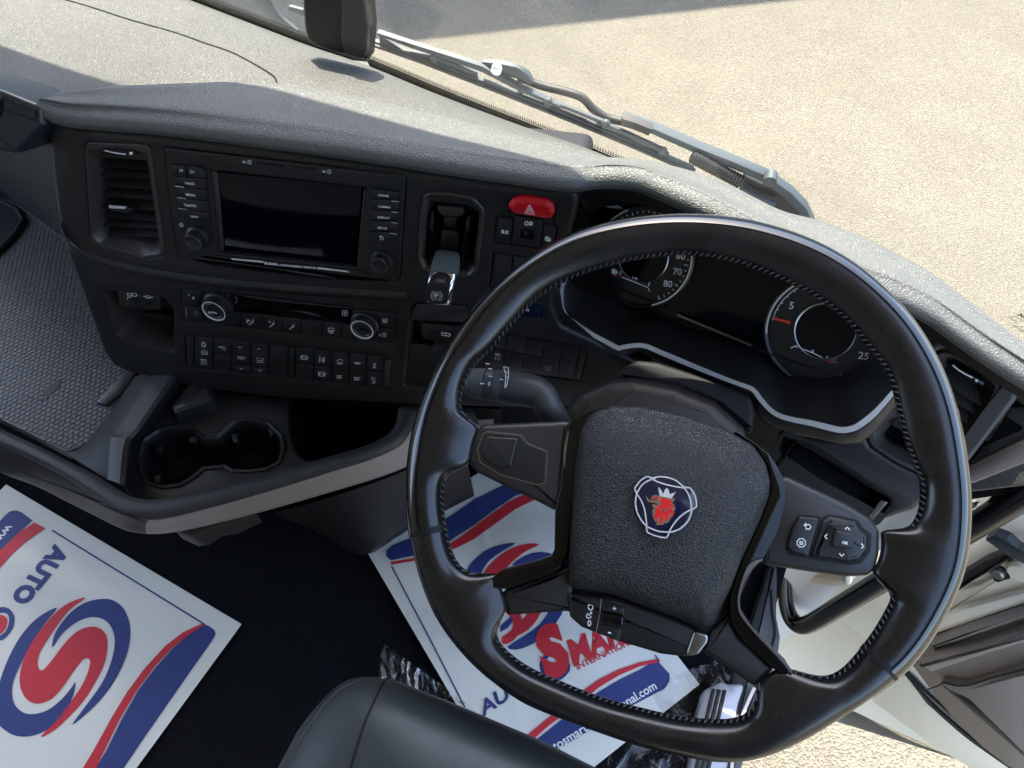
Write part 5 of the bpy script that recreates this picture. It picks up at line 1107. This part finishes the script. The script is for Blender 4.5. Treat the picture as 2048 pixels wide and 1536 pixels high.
# footwell: tunnel side, knee panel
rows = [zr(zF((1005, 596), (1120, 570), (1340, 500), (1520, 430), (1700, 330)), -.885), zr(zF((1010, 604), (1150, 650), (1330, 735), (1500, 645), (1740, 520)), -.99), zr(zF((1010, 610), (1150, 660), (1332, 742), (1500, 652), (1740, 530)), -1.06)]
ft = loft('knee_panel', rows, M_face, dash, 4, 3)
plate('latch_cover', zF((640, 660), (900, 600), (940, 598), (850, 640), (790, 650), (740, 682), (700, 688)), Pl((-.3, .25, -.89), (1, 0, 0), (0, 0, 1)), -.03, 0, M_inner, tray, .006)

# ================================================================== PAPER FLOOR MATS
def papermat(corner_tl, along, across, LW, label, z0, obj, uv, jitter=0.0):
    """paper rectangle; uv(u,v): u along the printed width 0..1, v along the printed height 0..1"""
    pass
def mat_sheet(name, label, A, B, Cc, z, curl):
    """A=corner, B=corner along the short edge (u), Cc=corner along the long edge (v); all world points"""
    t = thing(name, label, 'floor mat', A)
    U3 = B - A; V3 = Cc - A; n = 90
    def P(u, v, h=0.0):
        q = A + U3*u + V3*v; q.z = z + curl(u, v) + h; return q
    grid('sheet', [[P(i/n, j/n) for i in range(n+1)] for j in range(n+1)], M_paper, t, False, 'all', flip=U3.cross(V3).z < 0)
    def poly(nm, pts, m, h=.0008):
        q = [Vector((*p, 0)) for p in pts]
        # fan of small pieces following the sheet: triangulate then subdivide through bmesh
        bm = bmesh.new(); vs = [bm.verts.new(p) for p in q]
        for f in tessellate_polygon([q]):
            try: bm.faces.new([vs[i] for i in f])
            except ValueError: pass
        for _ in range(6):
            long_ = [e for e in bm.edges if e.calc_length() > .035]
            if not long_: break
            bmesh.ops.subdivide_edges(bm, edges=long_, cuts=1, use_grid_fill=False); bmesh.ops.triangulate(bm, faces=bm.faces[:])
        bm.normal_update(); V = [P(v.co.x, v.co.y, h) for v in bm.verts]; bm.verts.index_update(); F = [tuple(v.index for v in f.verts) for f in bm.faces]; bm.free()
        o = link(nm, V, F, m, t); return o
    return t, P, poly
def ribbon(cl, w0):   # centre line with widths -> outline
    q = [Vector(p) for p in cl]; L = []; R2 = []
    for i, p in enumerate(q):
        d = (q[min(i+1, len(q)-1)] - q[max(i-1, 0)]).normalized(); n = Vector((-d.y, d.x)); L.append(tuple(p + n*w0[i]/2)); R2.append(tuple(p - n*w0[i]/2))
    return L + R2[::-1]
def sp2(pts, k=5): return [(p.x, p.y) for p in spline([Vector((*p, 0)) for p in pts], k)]
# outlines of the print, traced once in sheet coordinates (u across 0..1, v down 0..1)
LM_A = onZ(-310, 1215, -1.079); LM_B = onZ(15, 971, -1.079); LM_C = onZ(485, 1250, -1.079)
w_ = (LM_C - LM_B); dperp = Vector((w_.y, -w_.x, 0)).normalized()
Wd = .375
LM_A = LM_C + dperp*Wd      # corner towards the seat
Alen = w_.length
# sheet frame: u from the console side edge (0) towards the seat (1); v from the near corner (0) to the far left corner (1)
def to_uv(px, A, U3, V3, z):
    q = onZ(*px, z) - A; return (q.dot(U3)/U3.length_squared, q.dot(V3)/V3.length_squared)
zl = -1.070
U3 = dperp*Wd; V3 = LM_B - LM_C
ml, Pm, poly = mat_sheet('paper_floor_mat', 'white paper floor mat with blue and red swirl, flat on bare dark floor', LM_C, LM_C + U3, LM_B, LM_C.z, lambda u, v: .004 + .003*math.sin(u*5)*math.sin(v*4) )
TUV = lambda ps: [to_uv(p, LM_C, U3, V3, -1.075) for p in ps]
def pm(nm, ps, m, sm_=0, **k):
    q = TUV(ps)
    if sm_: q = [(p.x, p.y) for p in spline([Vector((*p, 0)) for p in q], sm_, True)]
    return poly(nm, q, m, **k)
bl1 = zG((1038, 808), (1065, 820), (1088, 838), (1094, 858), (1080, 885), (1000, 1000), (860, 1200), (700, 1430), (560, 1640), (420, 1640), (540, 1450), (620, 1290), (700, 1150), (790, 1030), (880, 930), (960, 860))
rd1 = zG((1030, 803), (1040, 808), (960, 862), (880, 925), (790, 1020), (700, 1140), (610, 1290), (530, 1450), (440, 1640), (360, 1640), (480, 1440), (570, 1280), (650, 1150), (740, 1030), (840, 920), (930, 850))
pm('blue_band', bl1, M_navy); pm('red_band', rd1, M_pred, h=.0011)
pm('blue_line', zG((262, 335), (270, 330), (1040, 805), (1034, 811)), M_navy)
pm('blue_corner', zG((20, 260), (50, 235), (80, 230), (110, 240), (165, 282), (100, 340), (0, 450), (-120, 620), (-240, 620), (-120, 420)), M_navy)
pm('red_band', zG((175, 292), (232, 322), (190, 350), (120, 400), (50, 465), (-20, 550), (-90, 640), (-170, 620), (-60, 480), (0, 435), (90, 350)), M_pred, h=.0011)
# big swirl
pm('swirl_blue', zG((272, 928), (280, 870), (310, 815), (370, 745), (440, 700), (520, 682), (580, 690), (630, 730), (660, 800), (664, 880), (645, 970), (600, 1070), (540, 1160), (460, 1245), (368, 1318), (440, 1220), (520, 1110), (565, 1010), (586, 920), (580, 850), (550, 800), (500, 776), (440, 780), (380, 810), (320, 860)), M_navy, 3)
pm('swirl_blue', zG((295, 728), (230, 810), (170, 900), (110, 1010), (70, 1100), (64, 1170), (80, 1220), (120, 1255), (170, 1263), (240, 1245), (310, 1195), (360, 1140), (388, 1102), (375, 1170), (330, 1260), (260, 1330), (180, 1368), (110, 1376), (50, 1360), (-10, 1310), (-30, 1240), (-10, 1140), (30, 1020), (90, 900), (160, 810), (230, 755)), M_navy, 3)
pm('swirl_red', zG((440, 675), (380, 720), (330, 770), (280, 840), (240, 900), (205, 960), (196, 1010), (205, 1038), (225, 1040), (270, 990), (340, 900), (400, 845), (460, 824), (510, 830), (545, 870), (549, 940), (530, 1020), (490, 1100), (440, 1180), (370, 1260), (290, 1335), (207, 1381), (270, 1310), (340, 1230), (400, 1150), (440, 1080), (460, 1020), (460, 990), (440, 983), (415, 1000), (370, 1060), (320, 1130), (260, 1190), (190, 1211), (140, 1190), (110, 1140), (103, 1080), (120, 1000), (160, 910), (220, 830), (290, 750), (360, 700)), M_pred, 3)
pm('small_swirl', zG((-30, 740), (10, 722), (50, 730), (78, 770), (70, 830), (30, 880), (-20, 900), (-20, 880), (30, 850), (50, 800), (45, 760), (10, 750), (-30, 765)), M_navy, 2)
pm('small_swirl', zG((-30, 775), (10, 762), (35, 775), (42, 800), (30, 835), (5, 860), (-30, 870)), M_pred, 2)
class MatPl:     # lettering laid on the sheet
    def __init__(s, P, A, U3, V3, z): s.f = 1 if U3.cross(V3).z > 0 else -1; s.P3 = P; s.A = A; s.U = U3; s.V = V3; s.z = z
    def uv(s, p, h=0): 
        q = onZ(*p, s.z) - s.A; return (q.dot(s.U)/s.U.length, s.f*q.dot(s.V)/s.V.length)
    def P(s, q, h=0): return s.P3(q[0]/s.U.length, s.f*q[1]/s.V.length, h)
mp = MatPl(Pm, LM_C, U3, V3, -1.075)
text('AUTO', zG((287, 402))[0], zG((56, 682))[0], mp, .0009, M_navy, ml, .06, 1.25)
text('www', zG((40, 300))[0], zG((-70, 430))[0], mp, .0012, M_white, ml, .02)
# right mat, in the driver's footwell
RA = onZ(725, 1090, -1.079); RB = onZ(925, 1432, -1.079)
d1 = (RB - RA).normalized(); d2 = (onZ(960, 965, -1.079) - RA); d2 = (d2 - d1*d2.dot(d1)).normalized()
cc = onZ(1397, 1371, -1.079) - RA; Ln = Alen; Wn = cc.dot(d2)
U3r = d2*Wn; V3r = d1*max(Ln, cc.dot(d1) + .0)
U3r = d2*Wn; V3r = d1*cc.dot(d1)
mr, Pr, polyr = mat_sheet('paper_floor_mat', 'creased white paper floor mat seen through the steering wheel', RA, RA + U3r, RA + V3r, RA.z, lambda u, v: .010 + .003*math.sin(u*9 + v*3) + .0015*math.sin(v*17 - u*6) + .0010*(1 - min(1, abs(u*.8 + v*.5 - .55)*30)) + .0009*(1 - min(1, abs(u*.4 - v*.9 + .35)*36)) + .0009*(1 - min(1, abs(u - v*.35 - .62)*40)) - .0009*(1 - min(1, abs(v - .3 - u*.15)*34)))
TR = lambda ps: [to_uv(p, RA, U3r, V3r, -1.070) for p in ps]
def pr(nm, ps, m, sm_=0, **k):
    q = TR(ps)
    if sm_: q = [(p.x, p.y) for p in spline([Vector((*p, 0)) for p in q], sm_, True)]
    return polyr(nm, q, m, **k)
pr('blue_corner', z1((200, 540), (178, 520), (180, 490), (210, 465), (300, 428), (460, 330), (600, 240), (720, 185), (850, 130), (1000, 60), (1100, 0), (1150, 60), (1000, 120), (860, 210), (800, 225), (700, 290), (600, 360), (480, 440), (380, 490), (300, 520)), M_navy)
pr('red_band', z1((203, 562), (200, 548), (320, 528), (420, 490), (520, 430), (640, 340), (760, 260), (900, 190), (1050, 110), (1180, 30), (1200, 60), (1040, 160), (880, 250), (800, 290), (700, 360), (600, 430), (500, 480), (380, 525), (300, 545)), M_pred, h=.0011)
pr('blue_line', z1((200, 568), (206, 566), (330, 800), (560, 1245), (552, 1245), (325, 805)), M_navy)
pr('swirl_blue', z1((560, 590), (590, 540), (650, 490), (720, 462), (800, 455), (740, 490), (680, 530), (640, 580), (620, 640), (620, 700), (560, 700), (545, 640)), M_navy, 2)
pr('swirl_red', z1((640, 600), (700, 530), (780, 480), (860, 460), (915, 465), (860, 490), (800, 530), (740, 590), (700, 650), (760, 700), (820, 780), (830, 860), (790, 920), (740, 940), (735, 905), (780, 870), (780, 810), (700, 740), (640, 700), (620, 650)), M_pred, 2)
pr('swirl_blue', z1((780, 560), (850, 515), (920, 500), (1000, 520), (1040, 600), (1050, 700), (1020, 800), (960, 880), (880, 940), (800, 965), (760, 950), (840, 900), (920, 840), (970, 760), (985, 680), (960, 600), (900, 560)), M_navy, 2)
pr('swirl_red', z1((830, 600), (900, 590), (950, 640), (950, 720), (910, 810), (860, 870), (800, 900), (780, 880), (850, 800), (880, 720), (880, 650)), M_pred, 2)
pr('swirl_blue', z1((725, 850), (790, 790), (800, 810), (760, 860), (725, 880)), M_navy, 1)
pr('small_swirl', z1((915, 1040), (930, 1000), (970, 965), (1010, 955), (1000, 975), (960, 1000), (940, 1040), (945, 1075), (990, 1095), (1040, 1060), (1060, 1030), (1060, 1070), (1020, 1110), (970, 1115), (930, 1090)), M_navy, 2)
pr('blue_band', z1((1500, 1020), (1480, 1010), (1545, 1080), (1545, 1110), (1520, 1150), (1300, 1270), (1100, 1390), (950, 1480), (800, 1560), (700, 1600), (860, 1430), (960, 1350), (1100, 1240), (1200, 1170), (1300, 1110), (1400, 1060)), M_navy)
pr('red_band', z1((1480, 1008), (1500, 1020), (1400, 1045), (1300, 1090), (1200, 1150), (1100, 1230), (960, 1330), (860, 1420), (760, 1500), (740, 1480), (850, 1380), (960, 1290), (1090, 1190), (1200, 1110), (1300, 1060), (1400, 1025)), M_pred, h=.0011)
pr('blue_line', z1((1470, 990), (1476, 988), (1500, 1020), (1494, 1022)), M_navy)
mpr = MatPl(Pr, RA, U3r, V3r, -1.068)
text('AUTO', z1((640, 1288))[0], z1((905, 1100))[0], mpr, .0013, M_navy, mr, .03, .8, shear=.2)
text('S', z1((945, 1100))[0], z1((1072, 1042))[0], mpr, .0018, M_pred, mr, .07, 1.15, shear=.15)
text('MART', z1((1078, 1042))[0], z1((1400, 895))[0], mpr, .0013, M_pred, mr, .05, 1.15, shear=.2)
text('INTERNATIONAL', z1((1100, 1065))[0], z1((1395, 922))[0], mpr, .0013, M_pred, mr, .02, .95)
text('www.autosmartinternational.com', z1((820, 1560))[0], z1((1486, 1148))[0], mpr, .0017, M_white, mr, .02)

# crumpled clear film around the right mat
def film(name, label, px, z, seed, amp=.02, n=110):
    from mathutils import noise
    ax_, bx_, cx_ = [onZ(*p, z) for p in px]; rows = []
    for j in range(n):
        row = []
        for i in range(n):
            u, v = i/(n-1), j/(n-1); q = ax_ + (bx_-ax_)*u + (cx_-ax_)*v
            w1 = noise.noise_vector(q*9 + Vector((seed, 0, 0)))*.05; h = 0
            for f_, a_ in ((14, 1.0), (31, .45), (66, .18)): h += a_*(1 - abs(noise.noise((q + w1)*f_ + Vector((seed, f_, 0))))*2.2)
            row.append(Vector((q.x, q.y, q.z + max(0, h)*amp)))
        rows.append(row)
    o = grid(name, rows, M_film, None, smooth=25); o['label'] = label; o['category'] = 'plastic film'; return o
film('crumpled_film', 'crumpled clear plastic film beside the mat, above the seat edge', [(770, 1290), (960, 1430), (740, 1450)], -1.075, 3, .012)
film('crumpled_film', 'crumpled clear plastic film under the lower right corner of the creased mat', [(1290, 1380), (1500, 1290), (1150, 1640)], -1.079, 5, .007)

# ================================================================== SEAT
seat = thing('driver_seat', 'driver seat cushion in smooth dark leather with one stitched seam, bottom edge of the view', 'seat', onZ(850, 1500, -.80))
c0 = [(548, 1550), (575, 1500), (600, 1455), (640, 1405), (675, 1372), (705, 1357), (740, 1354), (790, 1362), (850, 1384), (920, 1412), (1000, 1446), (1080, 1480), (1160, 1520), (1260, 1570)]
zc = -.70
rim_ = [onZ(*p, zc) for p in c0]
cent = onZ(900, 1720, zc + .06)
rows = []
for t, dz in ((-.03, -.16), (-.045, -.07), (-.02, -.02), (0, 0), (.05, .016), (.14, .028), (.3, .040), (.6, .05), (1, .055)):
    rows.append([p + (Vector((cent.x, cent.y, p.z)) - p)*t + Vector((0, 0, dz)) for p in rim_])
cush = loft('cushion', rows, M_seat, seat, 5, 4)
bs = bvh_of(cush)
sl_ = [hit(bs, v.x, v.y, .0004) for v in spline([Vector((*p, 0)) for p in [(772, 1358), (762, 1375), (745, 1410), (728, 1450), (712, 1500), (700, 1540)]], 8)]; sl_ = [p for p in sl_ if p]
tube('seam', sl_, .0010, M_dark, seat, 6, 1)
pt_ = []
for v in resample([Vector((*p, 0)) for p in [(580, 1518), (612, 1462), (650, 1410), (680, 1380), (712, 1366)]], 46):
    a_ = hit(bs, v.x, v.y, .0006); b_ = hit(bs, v.x + 3, v.y - 5, .0006)
    if a_ and b_: pt_.append(tubevf([a_, b_], .0005, 5, 1))
if pt_: multi('stitching', pt_, mat('seat_thread', (.10, .10, .10), .6), seat, kind='stuff')

# ================================================================== DRIVER'S DOOR AND ENTRY (right)
DH = Vector((.46, .62, 0)); dd = Vector((.866, -.5, 0)); dn = Vector((-.5, -.866, 0))
PD = Pl((.46, .62, -1.0), tuple(dd), tuple(dn))
door = thing('driver_door', 'open driver door in cream paint with brown inner trim and black rubber seal', 'door', PD.P((0, 0), -.1))
def pd(nm, px, h0, h1, m, bev=.003, r=.004, **k): return plate(nm, px, PD, h0, h1, m, door, bev, r, **k)
pd('door_shell', [(1500, 1090), (1700, 1000), (1900, 900), (2300, 760), (2300, 1750), (2050, 1600), (1930, 1530), (1815, 1484), (1714, 1430), (1600, 1425), (1500, 1400), (1490, 1320), (1490, 1200)], -.06, 0, M_cream, .01, .01)
pd('door_flange', zC((640, 1110), (700, 1060), (860, 940), (1000, 1130), (1200, 1290), (1420, 1450), (1560, 1560), (1300, 1560), (1000, 1380)), .0, .012, M_cream, .004, .004)
pd('upper_flange', zC((990, 715), (1040, 610), (1200, 540), (1700, 400), (1700, 480), (1400, 580), (1200, 650)), -.0, .022, M_cream, .008, .004)
pd('hinge_plate', zC((1100, 560), (1160, 420), (1330, 380), (1480, 290), (1420, 240), (1700, 180), (1700, 420), (1400, 500)), .0, .008, M_creamshade, .003, .004)
pd('trim_panel', zC((885, 880), (920, 840), (1000, 725), (1200, 655), (1720, 470), (1720, 1640), (1500, 1530), (1330, 1400), (1180, 1260), (1050, 1100), (960, 980)), .0, .020, M_doorp, .006, .006)
pd('trim_ledge', zC((922, 842), (930, 895), (1020, 940), (1300, 850), (1720, 720), (1720, 655), (1500, 710), (1250, 790)), .02, .045, M_doorp, .008, .003)
pd('trim_ledge', zC((1000, 740), (1200, 665), (1720, 500), (1720, 560), (1500, 640), (1200, 740), (1010, 800)), .02, .034, M_doorp, .008, .003)
pd('pocket', zC((1060, 1010), (1090, 1000), (1230, 1020), (1720, 880), (1720, 1560), (1560, 1450), (1420, 1290), (1250, 1110), (1130, 1060)), .02, .036, M_doorp, .008, .006)
strip3('trim_joint', zC((995, 1042), (1070, 1015), (1090, 998), (1120, 1005), (1180, 1020), (1260, 1015), (1400, 970), (1600, 915), (1720, 880)), .0014, .0375, M_dark, door, pl=PD)
strip3('rubber_seal', zC((850, 945), (900, 1000), (960, 1070), (1040, 1160), (1140, 1250), (1260, 1350), (1400, 1450), (1560, 1560)), [.002, .005, .008, .011, .012, .012, .012, .012], .016, M_rubber, door, pl=PD, thick=.012)
# hinge details
pd('hinge_slot', zC((1405, 310), (1420, 270), (1460, 258), (1510, 290), (1518, 340), (1480, 350), (1440, 365), (1412, 350)), .006, .0088, M_dark, .0004, .004)
lathe('hinge_pin', PD.uv(zC((1440, 300))[0], .012), PD, [(.010, .006), (.010, .016), (.007, .018), (.004, .018)], M_satin_dark, door, 20)
lathe('hinge_roller', PD.uv(zC((1580, 300))[0], .02), PD, [(.018, .004), (.018, .020), (.014, .024), (.006, .024)], M_creamshade, door, 24)
for c_ in (zD((612, 1222))[0],):
    lathe('hinge_bolt', PD.uv(c_, .03), PD, [(.020, 0), (.020, .022), (.016, .026), (.011, .026), (.009, .020)], M_creamshade, door, 28)
pd('hinge_arm', zD((390, 1290), (430, 1240), (560, 1180), (600, 1200), (590, 1260), (520, 1290), (450, 1280)), .0, .02, M_creamshade, .006, .004)
pd('hinge_arm', zD((380, 1300), (480, 1330), (600, 1290), (700, 1240), (700, 1130), (640, 1170), (610, 1290), (520, 1370), (380, 1380)), .0, .010, M_rubber, .004, .002)
pd('strap', zC((1350, 95), (1420, 60), (1500, 90), (1560, 150), (1720, 220), (1720, 290), (1600, 250), (1480, 190), (1400, 130)), .02, .034, M_wip, .004, .003)
pd('seal_run', zC((1140, 440), (1180, 330), (1350, 230), (1500, 170), (1560, 190), (1400, 300), (1250, 380)), .006, .022, M_rubber, .006, .004)
# black grab handle standing at the pillar
gh = thing('entry_grab_handle', 'long black tubular grab handle bent at its lower end, by the open door', 'handle', PD.px((1600, 1250), .1))
hp = [PD.px(p, h) for p, h in (((1575, 1080), .03), ((1570, 1150), .06), ((1572, 1205), .08), ((1585, 1240), .09), ((1612, 1250), .095), ((1680, 1212), .095), ((1800, 1140), .095), ((1950, 1050), .095), ((2150, 925), .095))]
V, F = tubevf(hp, [.013, .013, .014, .0155, .0165, .0165, .0165, .0165, .0165], 24, 6); link('tube', V, F, M_pole, gh, 60)
# pillar foot and step trims left of the handle
plate('handle_foot', z6((1460, 790), (1560, 780), (1690, 800), (1700, 840), (1650, 845), (1560, 830), (1490, 810)), PD, .02, .06, M_creamshade, door, .006, r=.004)
PV = Pl((.30, .40, -1.0), (.5, -.86, 0), (-.55, -.3, .75))
si = thing('door_sill', 'grey sill trims and polished tread strip beside the right floor mat', 'sill', onZ(1450, 1400, -1.1))
def on(h): return Pl((.3, .4, h), (1, 0, 0), (0, 0, 1))
S1 = on(-1.06)
plate('sill_trim', z6((1200, 1290), (1215, 1150), (1280, 1000), (1330, 850), (1365, 740), (1400, 745), (1400, 850), (1398, 960), (1415, 1050), (1405, 1130), (1365, 1260), (1290, 1450), (1240, 1650), (1150, 1650)), S1, -.05, 0, mat('sill_plastic', (.055, .055, .055), .4, bump=('noise', 1500, .2, .0003)), si, .008, r=.01)
strip3('sill_groove', z6((1370, 850), (1375, 950), (1385, 1060), (1320, 1220), (1250, 1450), (1200, 1640)), .003, .001, M_dark, si, pl=S1)
plate('tread_plate', z6((1085, 1280), (1160, 1240), (1185, 1255), (1260, 1250), (1230, 1340), (1180, 1640), (1020, 1640), (1050, 1400)), S1, -.03, .006, mat('tread_metal', (.42, .43, .46), .42, .5), si, .003, r=.006)
for x in (0, 24, 48):
    plate('tread_rubber', z6((1118 + x, 1272 + x*.1), (1134 + x, 1276 + x*.1), (1106 + x, 1400), (1060 + x, 1640), (1040 + x, 1640), (1088 + x, 1400)), S1, .0, .0085, M_rubber, si, .001)
strip3('sill_edge', z6((1300, 1270), (1260, 1360), (1220, 1480), (1200, 1640)), .004, .012, M_satin_dark, si, pl=S1)
# ================================================================== CAMERA HOUSING, WIPER, STICKER
YC = .80
PCm = Pl((-.34, .70, -.37), (1, .0, 0), (0, -1, .08))
ch = thing('windscreen_camera', 'black camera housing standing on the dash top against the windscreen', 'camera', PCm.px((680, 110), -.05))
plate('housing', [(601, -80), (604, 25), (607, 60), (614, 82), (632, 96), (690, 112), (724, 120), (733, 122), (738, 60), (731, -10), (720, -80)], PCm, -.022, 0, M_face, ch, .006, seg=5)
plate('front_cover', [(678, -80), (682, 30), (680, 70), (688, 108), (722, 119), (731, 112), (735, 55), (727, -10), (715, -80)], PCm, -.01, .004, M_inner, ch, .003, seg=3)
plate('cable_cover', [(690, 118), (735, 122), (742, 135), (760, 150), (735, 142), (700, 128)], Pl((-.38, .74, -.497), (1, 0, 0), (0, 0, 1)), -.02, .004, M_soft, ch, .002)
PWp = Pl((.0, .81, -.40), (1, -.12, 0), (0, -1, -.13))
wp = thing('windscreen_wiper', 'grey windscreen wiper with long arm and rubber blade resting low on the glass', 'wiper', PWp.px((1300, 300), 0))
def wpP(p, h=0): return PWp.px(p, h)
def bar(nm, px, w1, m, h=0.0, thick=.006):
    q = [Vector(PWp.uv(p, h)) for p in px]; L = []; R2 = []
    for i, p in enumerate(q):
        d = (q[min(i+1, len(q)-1)] - q[max(i-1, 0)]).normalized(); n = Vector((-d.y, d.x)); ww = w1[i] if isinstance(w1, list) else w1
        L.append(tuple(p + n*ww/2)); R2.append(tuple(p - n*ww/2))
    V, F = prism(ccw(L + R2[::-1]), PWp, h - thick, h, .0012); return link(nm, V, F, m, wp, 40)
bar('blade', z3((96, 175), (300, 245), (600, 360), (900, 480), (1150, 585), (1410, 708)), .0045, M_wip, 0, .006)
bar('blade_rubber', z3((96, 190), (300, 262), (600, 378), (900, 498), (1150, 602), (1400, 712)), .004, M_rubber, .004, .014)
bar('blade_spine', z3((110, 140), (250, 190), (400, 238), (540, 285), (700, 370), (860, 440)), [.004, .007, .008, .009, .007, .004], M_wip, .0, .008)
bar('arm', z3((540, 270), (620, 285), (680, 300), (720, 320), (740, 345)), [.012, .016, .018, .012, .006], M_wip, -.006, .008)
for pts in (((330, 232), (420, 268), (520, 310)), ((680, 345), (700, 372), (690, 395)), ((790, 410), (900, 450), (1060, 515)), ((1010, 500), (1150, 560), (1290, 625)), ((1150, 575), (1250, 610), (1300, 640)), ((120, 160), (220, 215), (330, 240))): bar('bracket', z3(*pts), .006, M_wip, -.002, .005)
for p in ((345, 238), (810, 420), (1045, 510), (1280, 622)): lathe('pivot', PWp.uv(z3(p)[0]), PWp, [(.006, -.004), (.006, .001), (.004, .003)], M_wip, wp, 16)
for p in ((600, 285),): lathe('pivot', PWp.uv(z3(p)[0]), PWp, [(.007, -.004), (.007, .003), (.004, .004)], M_satin, wp, 16)
V, F = tubevf([wpP(z3(p)[0], -.02) for p in ((690, 315), (780, 350), (880, 375), (950, 400), (1000, 450), (1060, 485), (1130, 500))], .0055, 10, 5); link('washer_hose', V, F, M_rubber, wp, 40)
bar('main_arm', z3((1110, 490), (1230, 535), (1400, 610), (1560, 675), (1700, 735), (1790, 800), (1850, 860), (1900, 960)), [.007, .009, .010, .011, .012, .013, .013, .011], M_wip, -.008, .014)
bar('hose_sleeve', z3((1112, 502), (1170, 520), (1230, 545)), .012, M_rubber, -.004, .012)
V, F = tubevf([wpP(z3(p)[0], -.004) for p in ((1400, 640), (1500, 690), (1600, 745))], .0078, 12, 4); link('spring', V, F, M_rubber, wp, 40)
for i in range(18):
    t = i/17; c_ = wpP(z3((1405 + 190*t, 642 + 100*t))[0], -.004); c2_ = wpP(z3((1409 + 190*t, 644.2 + 100*t))[0], -.004)
    V, F = tubevf([c_, c2_], .0095, 12, 1)
    link('spring_coil', V, F, M_rubber, wp, 30)
bar('linkage', z3((1600, 740), (1700, 800), (1780, 860), (1880, 960)), [.020, .030, .034, .03], M_rubber, -.016, .01)
lathe('pivot', PWp.uv(z3((1720, 740))[0]), PWp, [(.009, -.012), (.009, .003), (.005, .005)], M_wip, wp, 20)
tube('linkage_rod', [wpP(z3(p)[0], -.004) for p in ((1600, 770), (1650, 800), (1740, 835))], .004, M_wip, wp, 8, 3)
# glass marking at the right
PG = Pl((.47, .80, -.52), (.86, -.5, 0), (-.5, -.86, .1))
gm = thing('glass_marking', 'small black printed glass marking at the right edge of the windscreen', 'marking', PG.px((2030, 650), 0))
text('AIRFOIL', *zD((668, 200), (790, 262)), PG, .0, M_rubber, gm, .04)
for i, (s, a, b) in enumerate((('PRO 87 16 B2 3TW', (646, 190), (760, 250)), ('TRANSP. 43R-A', (640, 205), (760, 275)), ('DERFD - 11.54', (612, 212), (720, 290)), ('ISRABE', (640, 262), (700, 300)))):
    text(s, *zD(a, b), PG, .0, M_rubber, gm, .0)
# second wiper arm piece and mirror arm seen beyond the camera housing
w2 = thing('mirror_stay', 'short pale stay outside the glass, behind the camera housing', 'bracket', onY(590, 30, 1.0))
PM = Pl((-.5, .95, -.40), (1, 0, 0), (0, -1, 0))
plate('stay', zH((930, 50), (1045, 82), (1045, 130), (925, 90)), PM, -.006, 0, M_wip, w2, .001)
w3 = thing('wiper_tip', 'pale blue grey wiper end reaching the glass edge, left of the camera housing', 'wiper', onY(520, 20, .95))
plate('blade', zH((560, -120), (720, -120), (830, 100), (900, 170), (1000, 250), (900, 235), (800, 170), (680, 60)), PM, -.006, 0, M_wip, w3, .001)
